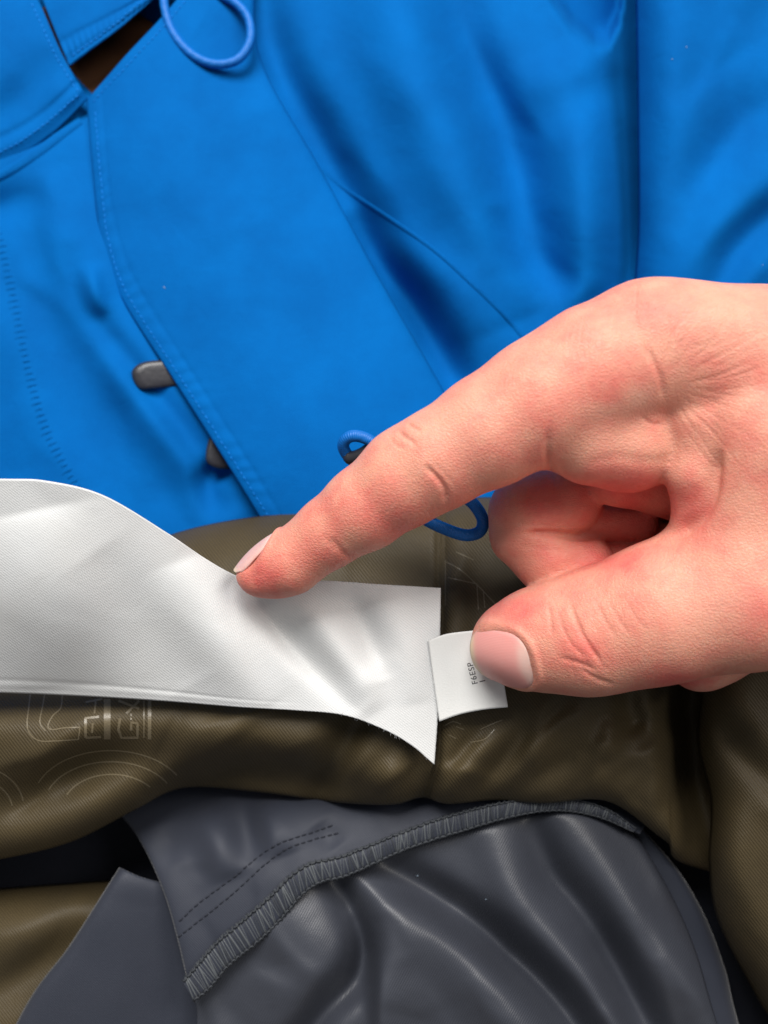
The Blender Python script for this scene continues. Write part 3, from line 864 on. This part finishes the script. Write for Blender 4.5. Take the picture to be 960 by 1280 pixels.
# --- lint on the cloth
def lint(sh, n, box, seed):
    r = random.Random(seed); b = Bag()
    for _ in range(n):
        x, y = r.uniform(box[0], box[2]), r.uniform(box[1], box[3])
        p, no = hit(sh, x, y, 0.08)
        if p is None: continue
        a = r.uniform(0, 6.3); l = r.choice([.8, 1, 1.2, 1.5, 2.5]) * S
        t = Vector((math.cos(a), math.sin(a), 0)); t = (t - no * t.dot(no)).normalized()
        b.add(*tube([p - t * l, p + no * .00006, p + t * l], [.35 * S, .5 * S, .3 * S], None, None, None, n=4))
    o = new_obj('lint', b.v, b.f, LINT, sh.obj); o['kind'] = 'stuff'
lint(front, 2, (350, 60, 790, 350), 1)
lint(sleeve, 3, (800, 0, 960, 350), 2)
lint(flap, 1, (120, 120, 480, 560), 3)
lint(satin, 3, (300, 1060, 860, 1280), 4)
lint(slate, 3, (220, 1000, 480, 1200), 5)

# ------------------------------------------------------------------ the hand: a distance field turned into one skin
H = 0.00055
lo = np.array([-0.040, -0.060, -0.022]); hi = np.array([0.135, 0.062, 0.064])
N = np.ceil((hi - lo) / H).astype(int)
ax = [lo[i] + H * np.arange(N[i]) for i in range(3)]

class Field:
    def __init__(self):
        self.F = np.full(N, 0.03, np.float32)
    def box(self, a, b, pad):
        i0 = np.clip(((np.minimum(a, b) - pad - lo) / H).astype(int), 0, N - 1)
        i1 = np.clip(((np.maximum(a, b) + pad - lo) / H).astype(int) + 2, 1, N)
        return tuple(slice(int(p), int(q)) for p, q in zip(i0, i1))
    def cone(self, a, b, k=2.0):
        """tapered capsule between two (px,py,d,rpx) joints, blended with k mm"""
        pa, pb = P(*a[:3]), P(*b[:3]); ra, rb = RAD(a[3], a[2]), RAD(b[3], b[2])
        k *= 0.001
        sl = self.box(pa, pb, max(ra, rb) + max(k, .002) + 0.003)
        X = ax[0][sl[0]][:, None, None] - pa[0]; Y = ax[1][sl[1]][None, :, None] - pa[1]; Z = ax[2][sl[2]][None, None] - pa[2]
        ab = pb - pa; l2 = max(ab @ ab, 1e-12)
        t = np.clip((X * ab[0] + Y * ab[1] + Z * ab[2]) / l2, 0, 1)
        dist = np.sqrt((X - t * ab[0]) ** 2 + (Y - t * ab[1]) ** 2 + (Z - t * ab[2]) ** 2) - (ra + (rb - ra) * t)
        f = self.F[sl]
        h = np.clip(0.5 + 0.5 * (f - dist) / k, 0, 1)
        self.F[sl] = (f * (1 - h) + dist * h - k * h * (1 - h)).astype(np.float32)
    def chain(self, pts, k=2.0):
        for a, b in zip(pts[:-1], pts[1:]):
            self.cone(a, b, k)
    def ball(self, p, k=2.0):
        self.cone(p, (p[0] + .01, p[1], p[2], p[3]), k)

def smin(a, b, k):
    h = np.clip(0.5 + 0.5 * (a - b) / k, 0, 1)
    return a * (1 - h) + b * h - k * h * (1 - h)

# index finger, knuckle and its metacarpal
FI = Field()
FI.chain([(324, 717, 11.0, 29), (362, 703, 12.5, 39.5), (414, 664, 15, 43.5), (455, 636, 17, 52), (504, 600, 19.5, 58.5), (545, 576, 21, 62),
          (612, 538, 22.5, 70), (680, 500, 23.5, 74)], 1.6)
FI.chain([(680, 500, 23.5, 74), (745, 464, 24, 78), (810, 441, 23.5, 80), (960, 453, 22, 84), (1200, 485, 20, 98)], 4.0)
FI.ball((345, 713, 10.5, 34), 2.0)           # finger pad
FI.ball((505, 577, 20, 40), 2.5)             # PIP knuckle
FI.ball((800, 410, 25, 49), 4.0)             # MCP knuckle
FI.chain([(738, 550, 22.5, 57), (785, 553, 20.5, 58), (845, 545, 15, 52)], 3.0)   # flesh at the finger root, palm side
FI.chain([(1200, 480, 22, 100), (1420, 540, 14, 170), (1650, 560, 10, 170)], 10)
# thumb, its metacarpal and the web
FT = Field()
FT.chain([(634, 806, 9.0, 45), (665, 800, 10.5, 58), (722, 792, 13.0, 69), (770, 783, 15.0, 74), (830, 764, 17.5, 84), (930, 735, 20, 98), (1150, 655, 20, 125), (1420, 580, 14, 165)], 4.0)
FT.ball((735, 806, 14.5, 56), 3)
FT.chain([(900, 480, 23, 66), (960, 545, 23, 92), (1120, 560, 23, 120)], 8.0)
FT.chain([(940, 640, 21, 80), (1120, 600, 22, 120)], 8.0)
FT.chain([(872, 440, 25, 40), (865, 520, 26, 33), (862, 590, 24.5, 28), (864, 645, 21.5, 22)], 2.2)
FT.chain([(1420, 560, 14, 170), (1650, 560, 10, 170)], 10)
# curled middle, ring and little fingers and the palm behind them
FM = Field()
FM.chain([(900, 520, -4, 50), (800, 565, -5, 34), (718, 606, 0, 34)], 1.5)
FM.chain([(708, 625, 6.5, 45), (660, 641, 6, 50)], 1.0)
FM2 = Field()
FM2.chain([(661, 666, 5, 50), (686, 699, 6, 41), (727, 708, 5.5, 39), (735, 790, 0, 34)], 2.0)
FR = Field()
FR.chain([(950, 560, -4, 50), (850, 610, -6, 30), (806, 645, 0, 20)], 2)
FR.chain([(801, 655, 4.5, 22), (740, 652, 4.5, 24)], 1)
FR2 = Field()
FR2.chain([(740, 700, 3.5, 24), (800, 698, 3.5, 21), (815, 720, 0, 24)], 1.5)
FP = Field()
FP.chain([(772, 596, 12, 38), (838, 604, 9.5, 40), (930, 620, 4, 80)], 3)
FP.chain([(810, 650, -12, 50), (900, 650, -10, 70), (1000, 640, -6, 90)], 3)
FL = Field()
FL.chain([(826, 667, 2.5, 15), (880, 690, 0, 30)], 1.5)
FL.chain([(822, 694, 1.5, 13), (880, 710, 0, 30)], 1.5)
FP.chain([(850, 800, 0, 42), (875, 820, -3, 38), (900, 800, -4, 46), (1000, 720, -2, 90), (1250, 640, 0, 140)], 4)

Y = ax[1][None, :, None]
yk = P(850, 530, 25)[1]; yk2 = P(850, 430, 25)[1]
kk = (0.0009 + 0.013 * np.clip((Y - yk) / (yk2 - yk), 0, 1)).astype(np.float32)
F = smin(FI.F, FT.F, kk)
G = smin(FM.F, FM2.F, 0.0007)
G = smin(G, smin(FR.F, FR2.F, 0.0005), 0.0004)
G = smin(G, FL.F, 0.0004)
F = smin(F, G, 0.0006)
F = smin(F, FP.F, 0.0010)

def surface_nets(F):
    s = F < 0
    c = [s[i:N[0] - 1 + i, j:N[1] - 1 + j, k:N[2] - 1 + k] for i in (0, 1) for j in (0, 1) for k in (0, 1)]
    anyc = c[0].copy(); allc = c[0].copy()
    for q in c[1:]:
        anyc |= q; allc &= q
    cells = np.argwhere(anyc & ~allc)
    idx = np.full(anyc.shape, -1, np.int64); idx[tuple(cells.T)] = np.arange(len(cells))
    acc = np.zeros((len(cells), 3)); cnt = np.zeros(len(cells))
    cor = [(i, j, k) for i in (0, 1) for j in (0, 1) for k in (0, 1)]
    for a in cor:
        for ax_ in range(3):
            if a[ax_]: continue
            b = list(a); b[ax_] = 1
            fa = F[tuple((cells + a).T)]; fb = F[tuple((cells + b).T)]
            m = (fa < 0) != (fb < 0)
            t = np.where(m, fa / np.where(m, fa - fb, 1), 0)
            p = np.array(a, float)[None].repeat(len(cells), 0); p[:, ax_] = t
            acc[m] += p[m]; cnt[m] += 1
    V = lo + H * (cells + acc / cnt[:, None])
    quads = []
    for ax_ in range(3):
        sl0 = [slice(1, -1)] * 3; sl1 = [slice(1, -1)] * 3
        sl0[ax_] = slice(0, -1); sl1[ax_] = slice(1, None)
        a_, b_ = s[tuple(sl0)], s[tuple(sl1)]
        off = np.array([1, 1, 1]); off[ax_] = 0
        e = np.argwhere(a_ != b_)
        flip = a_[tuple(e.T)]
        e = e + off
        u, w = [(1, 2), (2, 0), (0, 1)][ax_]
        du = np.zeros(3, int); du[u] = 1; dw = np.zeros(3, int); dw[w] = 1
        q = np.stack([idx[tuple((e - du - dw).T)], idx[tuple((e - dw).T)], idx[tuple(e.T)], idx[tuple((e - du).T)]], 1)
        q[~flip] = q[~flip][:, ::-1]
        quads.append(q)
    Q = np.vstack(quads)
    return V, Q[(Q >= 0).all(1)]

F[0] = F[-1] = 0.01; F[:, 0] = F[:, -1] = 0.01; F[:, :, 0] = F[:, :, -1] = 0.01
V, Q = surface_nets(F)
# light smoothing of the net
for it in range(3):
    ia = np.concatenate([Q.ravel(), np.roll(Q, -1, 1).ravel()]); ib = np.concatenate([np.roll(Q, -1, 1).ravel(), Q.ravel()])
    cnt = np.bincount(ia, minlength=len(V))
    acc = np.stack([np.bincount(ia, weights=V[ib, c], minlength=len(V)) for c in range(3)], 1)
    V = V * .45 + .55 * acc / np.maximum(cnt, 1)[:, None]

def subdivide(V, Q):
    """one Catmull-Clark step on an all-quad mesh"""
    n, m = len(V), len(Q)
    a = Q.ravel(); b = np.roll(Q, -1, 1).ravel()
    key = np.minimum(a, b) * n + np.maximum(a, b)
    uk, first, inv = np.unique(key, return_index=True, return_inverse=True)
    ea, eb = a[first], b[first]
    fp = V[Q].mean(1)
    fe = np.repeat(np.arange(m), 4)
    cnt = np.bincount(inv)
    fs = np.stack([np.bincount(inv, weights=fp[fe, c]) for c in range(3)], 1) / cnt[:, None]
    em = (V[ea] + V[eb]) / 2
    ep = (em + fs) / 2
    val = np.bincount(a, minlength=n).astype(float)[:, None]; val[val == 0] = 1
    fa = np.stack([np.bincount(a, weights=fp[fe, c], minlength=n) for c in range(3)], 1) / val
    ev = np.maximum(np.bincount(ea, minlength=n) + np.bincount(eb, minlength=n), 1)[:, None]
    ee = np.stack([np.bincount(ea, weights=em[:, c], minlength=n) + np.bincount(eb, weights=em[:, c], minlength=n) for c in range(3)], 1) / ev
    vp = (fa + 2 * ee + (val - 3) * V) / val
    e4 = inv.reshape(-1, 4) + n
    fi = (n + len(uk) + np.arange(m))[:, None]
    quads = np.concatenate([np.stack([Q[:, k], e4[:, k], fi[:, 0], e4[:, (k + 3) % 4]], 1) for k in range(4)])
    return np.vstack([vp, ep, fp]), quads
V2, Q2 = subdivide(V, Q)
skin_me = bpy.data.meshes.new('hand')
skin_me.vertices.add(len(V2)); skin_me.vertices.foreach_set('co', V2.astype(np.float32).ravel())
skin_me.loops.add(Q2.size); skin_me.loops.foreach_set('vertex_index', Q2.astype(np.int32).ravel())
skin_me.polygons.add(len(Q2)); skin_me.polygons.foreach_set('loop_start', np.arange(0, Q2.size, 4, dtype=np.int32))
skin_me.update(calc_edges=True)
nv = len(skin_me.vertices)
co = np.empty(nv * 3, np.float32); skin_me.vertices.foreach_get('co', co); co = co.reshape(-1, 3).astype(float)
no = np.empty(nv * 3, np.float32); skin_me.vertices.foreach_get('normal', no); no = no.reshape(-1, 3).astype(float)

# nail frames
def frame(center, a, n):
    n = n / np.linalg.norm(n); a = a - n * (a @ n); a /= np.linalg.norm(a)
    return center, a, np.cross(n, a), n
bv = BVHTree.FromPolygons(V.tolist(), Q.tolist())
def skin_hit(px, py):
    q = P(px, py, 0.0); dr = Vector(q - CAM).normalized()
    return bv.ray_cast(Vector(CAM), dr)
NAILS = []
def nail(px, py, d, a, n, L_, W_, kind):
    n = n / np.linalg.norm(n)
    q = P(px, py, d)
    h_, *_ = bv.ray_cast(Vector(q + n * 0.02), Vector(-n))
    NAILS.append(frame(np.array(h_), a, n) + (L_, W_, kind))
nail(634, 812, 9.5, -CX - 0.22 * CU, -CF * 0.93 - CU * 0.24 - CX * 0.30, 0.0063, 0.0060, 'thumb')
nail(335, 707, 11.5, P(290, 717, 11) - P(340, 676, 14), (-0.62 * CX + 0.78 * CU) + 0.16 * CF, 0.0054, 0.0044, 'index')

hx, hy, hd = unP(co)
facing = (no @ -CF)
disp = np.zeros(nv)
def crease(pts, depth, w, dmin=8, dmax=60, w2=None):
    global disp
    pl = spline(pts, 20) if len(pts) > 2 else np.asarray(pts, float)
    bx0, by0 = pl.min(0) - 4 * w; bx1, by1 = pl.max(0) + 4 * w
    m = np.where((hx > bx0) & (hx < bx1) & (hy > by0) & (hy < by1) & (hd > dmin) & (hd < dmax) & (facing > 0.0))[0]
    if len(m) == 0: return
    dist, side, al = polydist(hx[m], hy[m], pl)
    ww = np.where(side > 0, w, w2 or w)
    tap = np.clip(np.minimum(al, 1 - al) * 5 + 0.12, 0, 1)
    disp[m] -= depth * 0.001 * np.exp(-(dist / ww) ** 2) * tap
# index joints
crease([(497, 538), (508, 548), (521, 556)], 0.30, 3.0)
crease([(508, 528), (517, 535), (528, 540)], 0.22, 2.6)
crease([(486, 545), (495, 556), (506, 562)], 0.14, 2.4)
crease([(531, 582), (545, 596), (556, 612), (557, 630)], 0.42, 3.6)
crease([(541, 578), (554, 590), (566, 606)], 0.10, 2.6)
crease([(412, 672), (421, 682), (430, 693), (443, 700)], 0.22, 4.0)
crease([(404, 668), (412, 680), (420, 690)], 0.10, 3.0)
# finger root
crease([(700, 612), (688, 586), (684, 565), (687, 535)], 0.35, 4.5)
crease([(730, 582), (775, 571), (805, 577), (850, 572)], 0.16, 8)
crease([(806, 432), (818, 455), (826, 475), (829, 500)], 0.30, 4)
crease([(800, 520), (815, 530), (829, 530)], 0.2, 3)
crease([(838, 676), (858, 662), (878, 646), (891, 620), (896, 585), (900, 560)], 1.1, 7, w2=10)
# knuckle wrinkles radiating from the web
r2 = random.Random(5)
for a_ in range(34):
    th = math.radians(-115 + a_ * 5.4 + r2.uniform(-3, 3)); r0 = r2.uniform(22, 60); r1 = r0 + r2.uniform(40, 120)
    c0 = (824, 478); bend = r2.uniform(-.3, .3)
    pts = [(c0[0] + math.cos(th + bend * q) * (r0 + (r1 - r0) * q), c0[1] + math.sin(th + bend * q) * (r0 + (r1 - r0) * q) * .9) for q in (0, .35, .7, 1)]
    crease(pts, r2.uniform(.03, .07), 1.8)
for a_ in range(12):
    x0 = 706 + a_ * 8; crease([(x0, 396 + r2.uniform(-12, 12)), (x0 - 4, 430), (x0 + 2, 462 + r2.uniform(-10, 24))], r2.uniform(.025, .06), 1.8)
for a_ in range(14):
    x0, y0 = 850 + r2.uniform(-60, 60), 372 + r2.uniform(-8, 60)
    crease([(x0, y0), (x0 + 18, y0 + r2.uniform(-5, 5)), (x0 + r2.uniform(30, 60), y0 + r2.uniform(-10, 10))], r2.uniform(.02, .05), 1.8)
# thumb joint
crease([(712, 752), (720, 775), (729, 795), (740, 812), (752, 830)], 0.30, 3.2)
crease([(685, 755), (688, 772), (690, 795)], 0.16, 2.6)
crease([(697, 766), (705, 788), (716, 806), (730, 820)], 0.14, 2.6)
crease([(745, 752), (756, 775), (768, 795)], 0.12, 2.6)
crease([(700, 822), (722, 828), (745, 838)], 0.20, 3.0)
crease([(760, 750), (772, 772), (786, 792)], 0.10, 2.4)
crease([(780, 750), (794, 770), (810, 790)], 0.07, 2.4)
crease([(725, 835), (745, 848), (768, 856)], 0.20, 3.0)
crease([(650, 740), (680, 738), (715, 742)], 0.05, 3.0)
for a_ in range(12):
    x0, y0 = 694 + r2.uniform(0, 66), 775 + r2.uniform(0, 62)
    crease([(x0, y0), (x0 + r2.uniform(2, 8), y0 + r2.uniform(8, 16))], r2.uniform(.04, .10), 2.0)
disp += 0.00022 * np.exp(-(((hx - 722) / 20) ** 2 + ((hy - 812) / 20) ** 2)) * (hd > 8)
# middle finger fold
crease([(655, 667), (690, 667), (725, 671), (752, 668)], 0.8, 4.5, dmin=-5, dmax=16)
crease([(640, 652), (660, 655), (690, 657)], 0.15, 3, dmin=-5, dmax=16)
crease([(650, 682), (680, 686), (715, 690)], 0.08, 3, dmin=-5, dmax=16)
# bed, walls and rim of the nails
for c_, a_, b_, n_, L_, W_, _k in NAILS:
    r_ = co - c_
    uu, vv, ww_ = r_ @ a_ / L_, r_ @ b_ / W_, r_ @ n_
    rho = (np.abs(uu) ** 2.6 + np.abs(vv) ** 2.6) ** (1 / 2.6)
    m = (np.abs(ww_) < 0.006) & ((no @ n_) > 0.05)
    f = np.where(rho < 1, -0.00038, 0.0) * np.clip((1.0 - rho) / .10, 0, 1) ** .6
    rimf = 0.00032 * np.exp(-((rho - 1.13) / .10) ** 2) * np.where(uu > .55, .25, 1)
    disp += np.where(m, f + rimf, 0) * np.clip((no @ n_) * 2.5 - .1, 0, 1)
co2 = co + no * disp[:, None]
skin_me.vertices.foreach_set('co', co2.astype(np.float32).ravel())

# natural flush of the skin: knuckles, finger pads, folds
red = np.zeros(nv)
for x_, y_, rx_, ry_, amt in [(765, 478, 48, 42, .65), (690, 520, 34, 26, .5), (800, 380, 70, 26, .35), (330, 720, 40, 34, .8), (390, 690, 40, 40, .45), (480, 640, 60, 42, .6),
                              (645, 760, 44, 26, .75), (728, 812, 34, 34, .6), (620, 850, 30, 12, .4), (720, 700, 60, 26, .75), (700, 630, 60, 34, .55), (945, 770, 34, 40, .55), (862, 640, 26, 40, .5),
                              (640, 560, 40, 30, .15), (850, 850, 50, 16, .8), (790, 650, 40, 60, .6), (940, 480, 60, 60, .2), (560, 600, 30, 30, .3), (790, 600, 60, 24, .7)]:
    red += amt * np.exp(-((hx - x_) / rx_) ** 2 - ((hy - y_) / ry_) ** 2)
pale = np.zeros(nv)
for x_, y_, rx_, ry_, amt in [(800, 500, 22, 20, .8), (760, 512, 30, 12, .5), (560, 530, 60, 34, .4), (690, 745, 12, 30, .3), (900, 740, 70, 50, .4), (890, 400, 80, 40, .35), (740, 550, 50, 30, .3)]:
    pale += amt * np.exp(-((hx - x_) / rx_) ** 2 - ((hy - y_) / ry_) ** 2)
at = skin_me.attributes.new('flush', 'FLOAT', 'POINT'); at.data.foreach_set('value', np.clip(red, 0, 1.2).astype(np.float32))
at = skin_me.attributes.new('pale', 'FLOAT', 'POINT'); at.data.foreach_set('value', np.clip(pale, 0, 1).astype(np.float32))

def skin_material():
    m, nt, b, L = mat_new('skin')
    tc = nd(nt, 'ShaderNodeTexCoord')
    fl = nd(nt, 'ShaderNodeAttribute', attribute_name='flush'); pa = nd(nt, 'ShaderNodeAttribute', attribute_name='pale')
    n1 = nd(nt, 'ShaderNodeTexNoise'); n1.inputs['Scale'].default_value = 160; n1.inputs['Detail'].default_value = 6; n1.inputs['Roughness'].default_value = .65
    L.new(tc.outputs['Object'], n1.inputs['Vector'])
    n2 = nd(nt, 'ShaderNodeTexNoise'); n2.inputs['Scale'].default_value = 900; n2.inputs['Detail'].default_value = 4
    L.new(tc.outputs['Object'], n2.inputs['Vector'])
    mr = nd(nt, 'ShaderNodeMapRange'); mr.inputs['From Min'].default_value = .3; mr.inputs['From Max'].default_value = .7
    mr.inputs['To Min'].default_value = -.35; mr.inputs['To Max'].default_value = .55
    L.new(n1.outputs['Fac'], mr.inputs['Value'])
    ad = nd(nt, 'ShaderNodeMath', operation='ADD'); L.new(fl.outputs['Fac'], ad.inputs[0]); L.new(mr.outputs[0], ad.inputs[1]); ad.use_clamp = True
    m1 = nd(nt, 'ShaderNodeMix', data_type='RGBA')
    m1.inputs['A'].default_value = (0.67, 0.295, 0.210, 1); m1.inputs['B'].default_value = (0.64, 0.145, 0.120, 1)
    L.new(ad.outputs[0], m1.inputs['Factor'])
    m2 = nd(nt, 'ShaderNodeMix', data_type='RGBA'); m2.inputs['B'].default_value = (0.70, 0.375, 0.275, 1)
    L.new(m1.outputs['Result'], m2.inputs['A']); L.new(pa.outputs['Fac'], m2.inputs['Factor'])
    mr2 = nd(nt, 'ShaderNodeMapRange'); mr2.inputs['To Min'].default_value = .93; mr2.inputs['To Max'].default_value = 1.06
    L.new(n2.outputs['Fac'], mr2.inputs['Value'])
    vs = nd(nt, 'ShaderNodeVectorMath', operation='SCALE'); L.new(m2.outputs['Result'], vs.inputs[0]); L.new(mr2.outputs[0], vs.inputs['Scale'])
    L.new(vs.outputs[0], b.inputs['Base Color'])
    b.inputs['Roughness'].default_value = 0.5
    b.inputs['Specular IOR Level'].default_value = 0.32
    b.inputs['Subsurface Weight'].default_value = 0.4
    b.inputs['Subsurface Radius'].default_value = (1.0, 0.35, 0.2)
    b.inputs['Subsurface Scale'].default_value = 0.0011
    # fine relief: creased cells and pores
    mp = nd(nt, 'ShaderNodeMapping'); mp.inputs['Rotation'].default_value = (0.3, 0.2, math.radians(35)); mp.inputs['Scale'].default_value = (1.0, 1.7, 1.2)
    wp = nd(nt, 'ShaderNodeTexNoise'); wp.inputs['Scale'].default_value = 420; wp.inputs['Detail'].default_value = 2
    L.new(tc.outputs['Object'], wp.inputs['Vector'])
    mxv = nd(nt, 'ShaderNodeMix', data_type='VECTOR'); mxv.inputs['Factor'].default_value = 0.0012
    L.new(tc.outputs['Object'], mxv.inputs['A']); L.new(wp.outputs['Color'], mxv.inputs['B'])
    L.new(mxv.outputs['Result'], mp.inputs['Vector'])
    vo = nd(nt, 'ShaderNodeTexVoronoi', feature='DISTANCE_TO_EDGE'); vo.inputs['Scale'].default_value = 1300
    L.new(mp.outputs[0], vo.inputs['Vector'])
    cl_ = nd(nt, 'ShaderNodeMapRange'); cl_.inputs['From Max'].default_value = 0.22
    L.new(vo.outputs['Distance'], cl_.inputs['Value'])
    b1 = nd(nt, 'ShaderNodeBump'); b1.inputs['Distance'].default_value = 0.000046; b1.inputs['Strength'].default_value = 1
    L.new(cl_.outputs[0], b1.inputs['Height'])
    b2 = nd(nt, 'ShaderNodeBump'); b2.inputs['Distance'].default_value = 0.00004
    L.new(n2.outputs['Fac'], b2.inputs['Height']); L.new(b1.outputs[0], b2.inputs['Normal'])
    L.new(b2.outputs[0], b.inputs['Normal'])
    return m
SKIN = skin_material()
skin_me.materials.clear(); skin_me.materials.append(SKIN)
skin_me.polygons.foreach_set('use_smooth', np.ones(len(skin_me.polygons), bool))
skin_me.name = 'hand'
hand = bpy.data.objects.new('hand', skin_me)
col.objects.link(hand)
hand['label'] = 'bare right hand holding the small tag under its thumb, index finger on the label'
hand['category'] = 'hand'

def nail_material():
    m, nt, b, L = mat_new('nail')
    vc = nd(nt, 'ShaderNodeVertexColor', layer_name='tone')
    L.new(vc.outputs['Color'], b.inputs['Base Color'])
    tc = nd(nt, 'ShaderNodeTexCoord')
    wv = nd(nt, 'ShaderNodeTexWave', wave_type='BANDS', bands_direction='Y'); wv.inputs['Scale'].default_value = 1.2; wv.inputs['Distortion'].default_value = 1.5
    mp = nd(nt, 'ShaderNodeMapping'); mp.inputs['Scale'].default_value = (.3, 6, 1)
    L.new(tc.outputs['UV'], mp.inputs['Vector']); L.new(mp.outputs[0], wv.inputs['Vector'])
    bp = nd(nt, 'ShaderNodeBump'); bp.inputs['Distance'].default_value = 0.00001; L.new(wv.outputs['Fac'], bp.inputs['Height']); L.new(bp.outputs[0], b.inputs['Normal'])
    b.inputs['Roughness'].default_value = .42
    b.inputs['Specular IOR Level'].default_value = .3
    b.inputs['Subsurface Weight'].default_value = .4
    b.inputs['Subsurface Scale'].default_value = .0008
    b.inputs['Subsurface Radius'].default_value = (1, .5, .4)
    return m
NAIL = nail_material()
lv = np.empty(len(skin_me.loops), np.int32); skin_me.loops.foreach_get('vertex_index', lv); lv = lv.reshape(-1, 4)
near = np.zeros(nv, bool)
for nf in NAILS:
    near |= np.linalg.norm(co2 - nf[0], axis=1) < 0.014
lv = lv[near[lv].all(1)]
uq, inv = np.unique(lv, return_inverse=True)
bv2 = BVHTree.FromPolygons(co2[uq].tolist(), inv.reshape(-1, 4).tolist())
for c_, a_, b_, n_, L_, W_, kind in NAILS:
    nu, nvv = 56, 48
    pts, cols, uvs = [], [], []
    for i in range(nu):
        for j in range(nvv):
            # disc-to-square map keeps the outline a rounded oblong
            s, t = -1 + 2 * i / (nu - 1), -1 + 2 * j / (nvv - 1)
            rr = (abs(s) ** 2.8 + abs(t) ** 2.8) ** (1 / 2.8); mx_ = max(abs(s), abs(t))
            q = mx_ / rr if rr > 0 else 1
            u_, v_ = s * q, t * q
            base = c_ + a_ * u_ * L_ + b_ * v_ * W_
            h_, hn, *_ = bv2.ray_cast(Vector(base + n_ * 0.008), Vector(-n_), 0.02)
            pts.append(None if h_ is None else (np.array(h_) - base) @ n_)
            uvs.append((u_, v_)); 
            r_ = max(abs(s), abs(t))
            lun = 1 / (1 + math.exp((u_ + 0.58 + 0.25 * v_ * v_) * 20))
            free = 1 / (1 + math.exp(-(u_ - (0.84 - 0.10 * v_ * v_)) * 26))
            pink = np.array([0.72, 0.315, 0.285]); lu = np.array([0.73, 0.47, 0.41]); fr_ = np.array([0.70, 0.55, 0.38])
            if kind == 'index': pink = np.array([0.66, 0.40, 0.36])
            c3 = pink * (1 - lun) + lu * lun
            c3 = c3 * (1 - free) + fr_ * free
            cols.append((*c3, 1))
    hs = np.array([np.nan if p is None else p for p in pts]).reshape(nu, nvv)
    good = ~np.isnan(hs)
    fillv = np.nanmin(hs)
    # fit a smooth curved plate to the bed
    U = np.array(uvs).reshape(nu, nvv, 2)
    A = np.stack([np.ones_like(hs), U[..., 0], U[..., 1], U[..., 0] ** 2, U[..., 1] ** 2, U[..., 0] * U[..., 1], U[..., 0] * U[..., 1] ** 2], -1)
    inner = good & (np.abs(U[..., 0]) < .85) & (np.abs(U[..., 1]) < .85)
    sol, *_ = np.linalg.lstsq(A[inner], hs[inner], rcond=None)
    hfit = A @ sol
    rho = np.maximum(np.abs(np.linspace(-1, 1, nu))[:, None], np.abs(np.linspace(-1, 1, nvv))[None])
    hfit = hfit + (0.00040 if kind == 'thumb' else 0.0006) - 0.0003 * np.clip((rho - .88) / .12, 0, 1) ** 2 * (U[..., 0] < .6)
    verts = [c_ + a_ * U[i, j, 0] * L_ + b_ * U[i, j, 1] * W_ + n_ * hfit[i, j] for i in range(nu) for j in range(nvv)]
    fc = [(i * nvv + j, (i + 1) * nvv + j, (i + 1) * nvv + j + 1, i * nvv + j + 1) for i in range(nu - 1) for j in range(nvv - 1)]
    no_ = new_obj('fingernail', verts, fc, NAIL, hand, uv=uvs)
    ca = no_.data.color_attributes.new('tone', 'FLOAT_COLOR', 'POINT')
    ca.data.foreach_set('color', np.array(cols, np.float32).ravel())
    sm_ = no_.modifiers.new('thickness', 'SOLIDIFY'); sm_.thickness = 0.0004; sm_.offset = -1
    no_['label'] = 'pink %s nail with a pale free edge' % kind
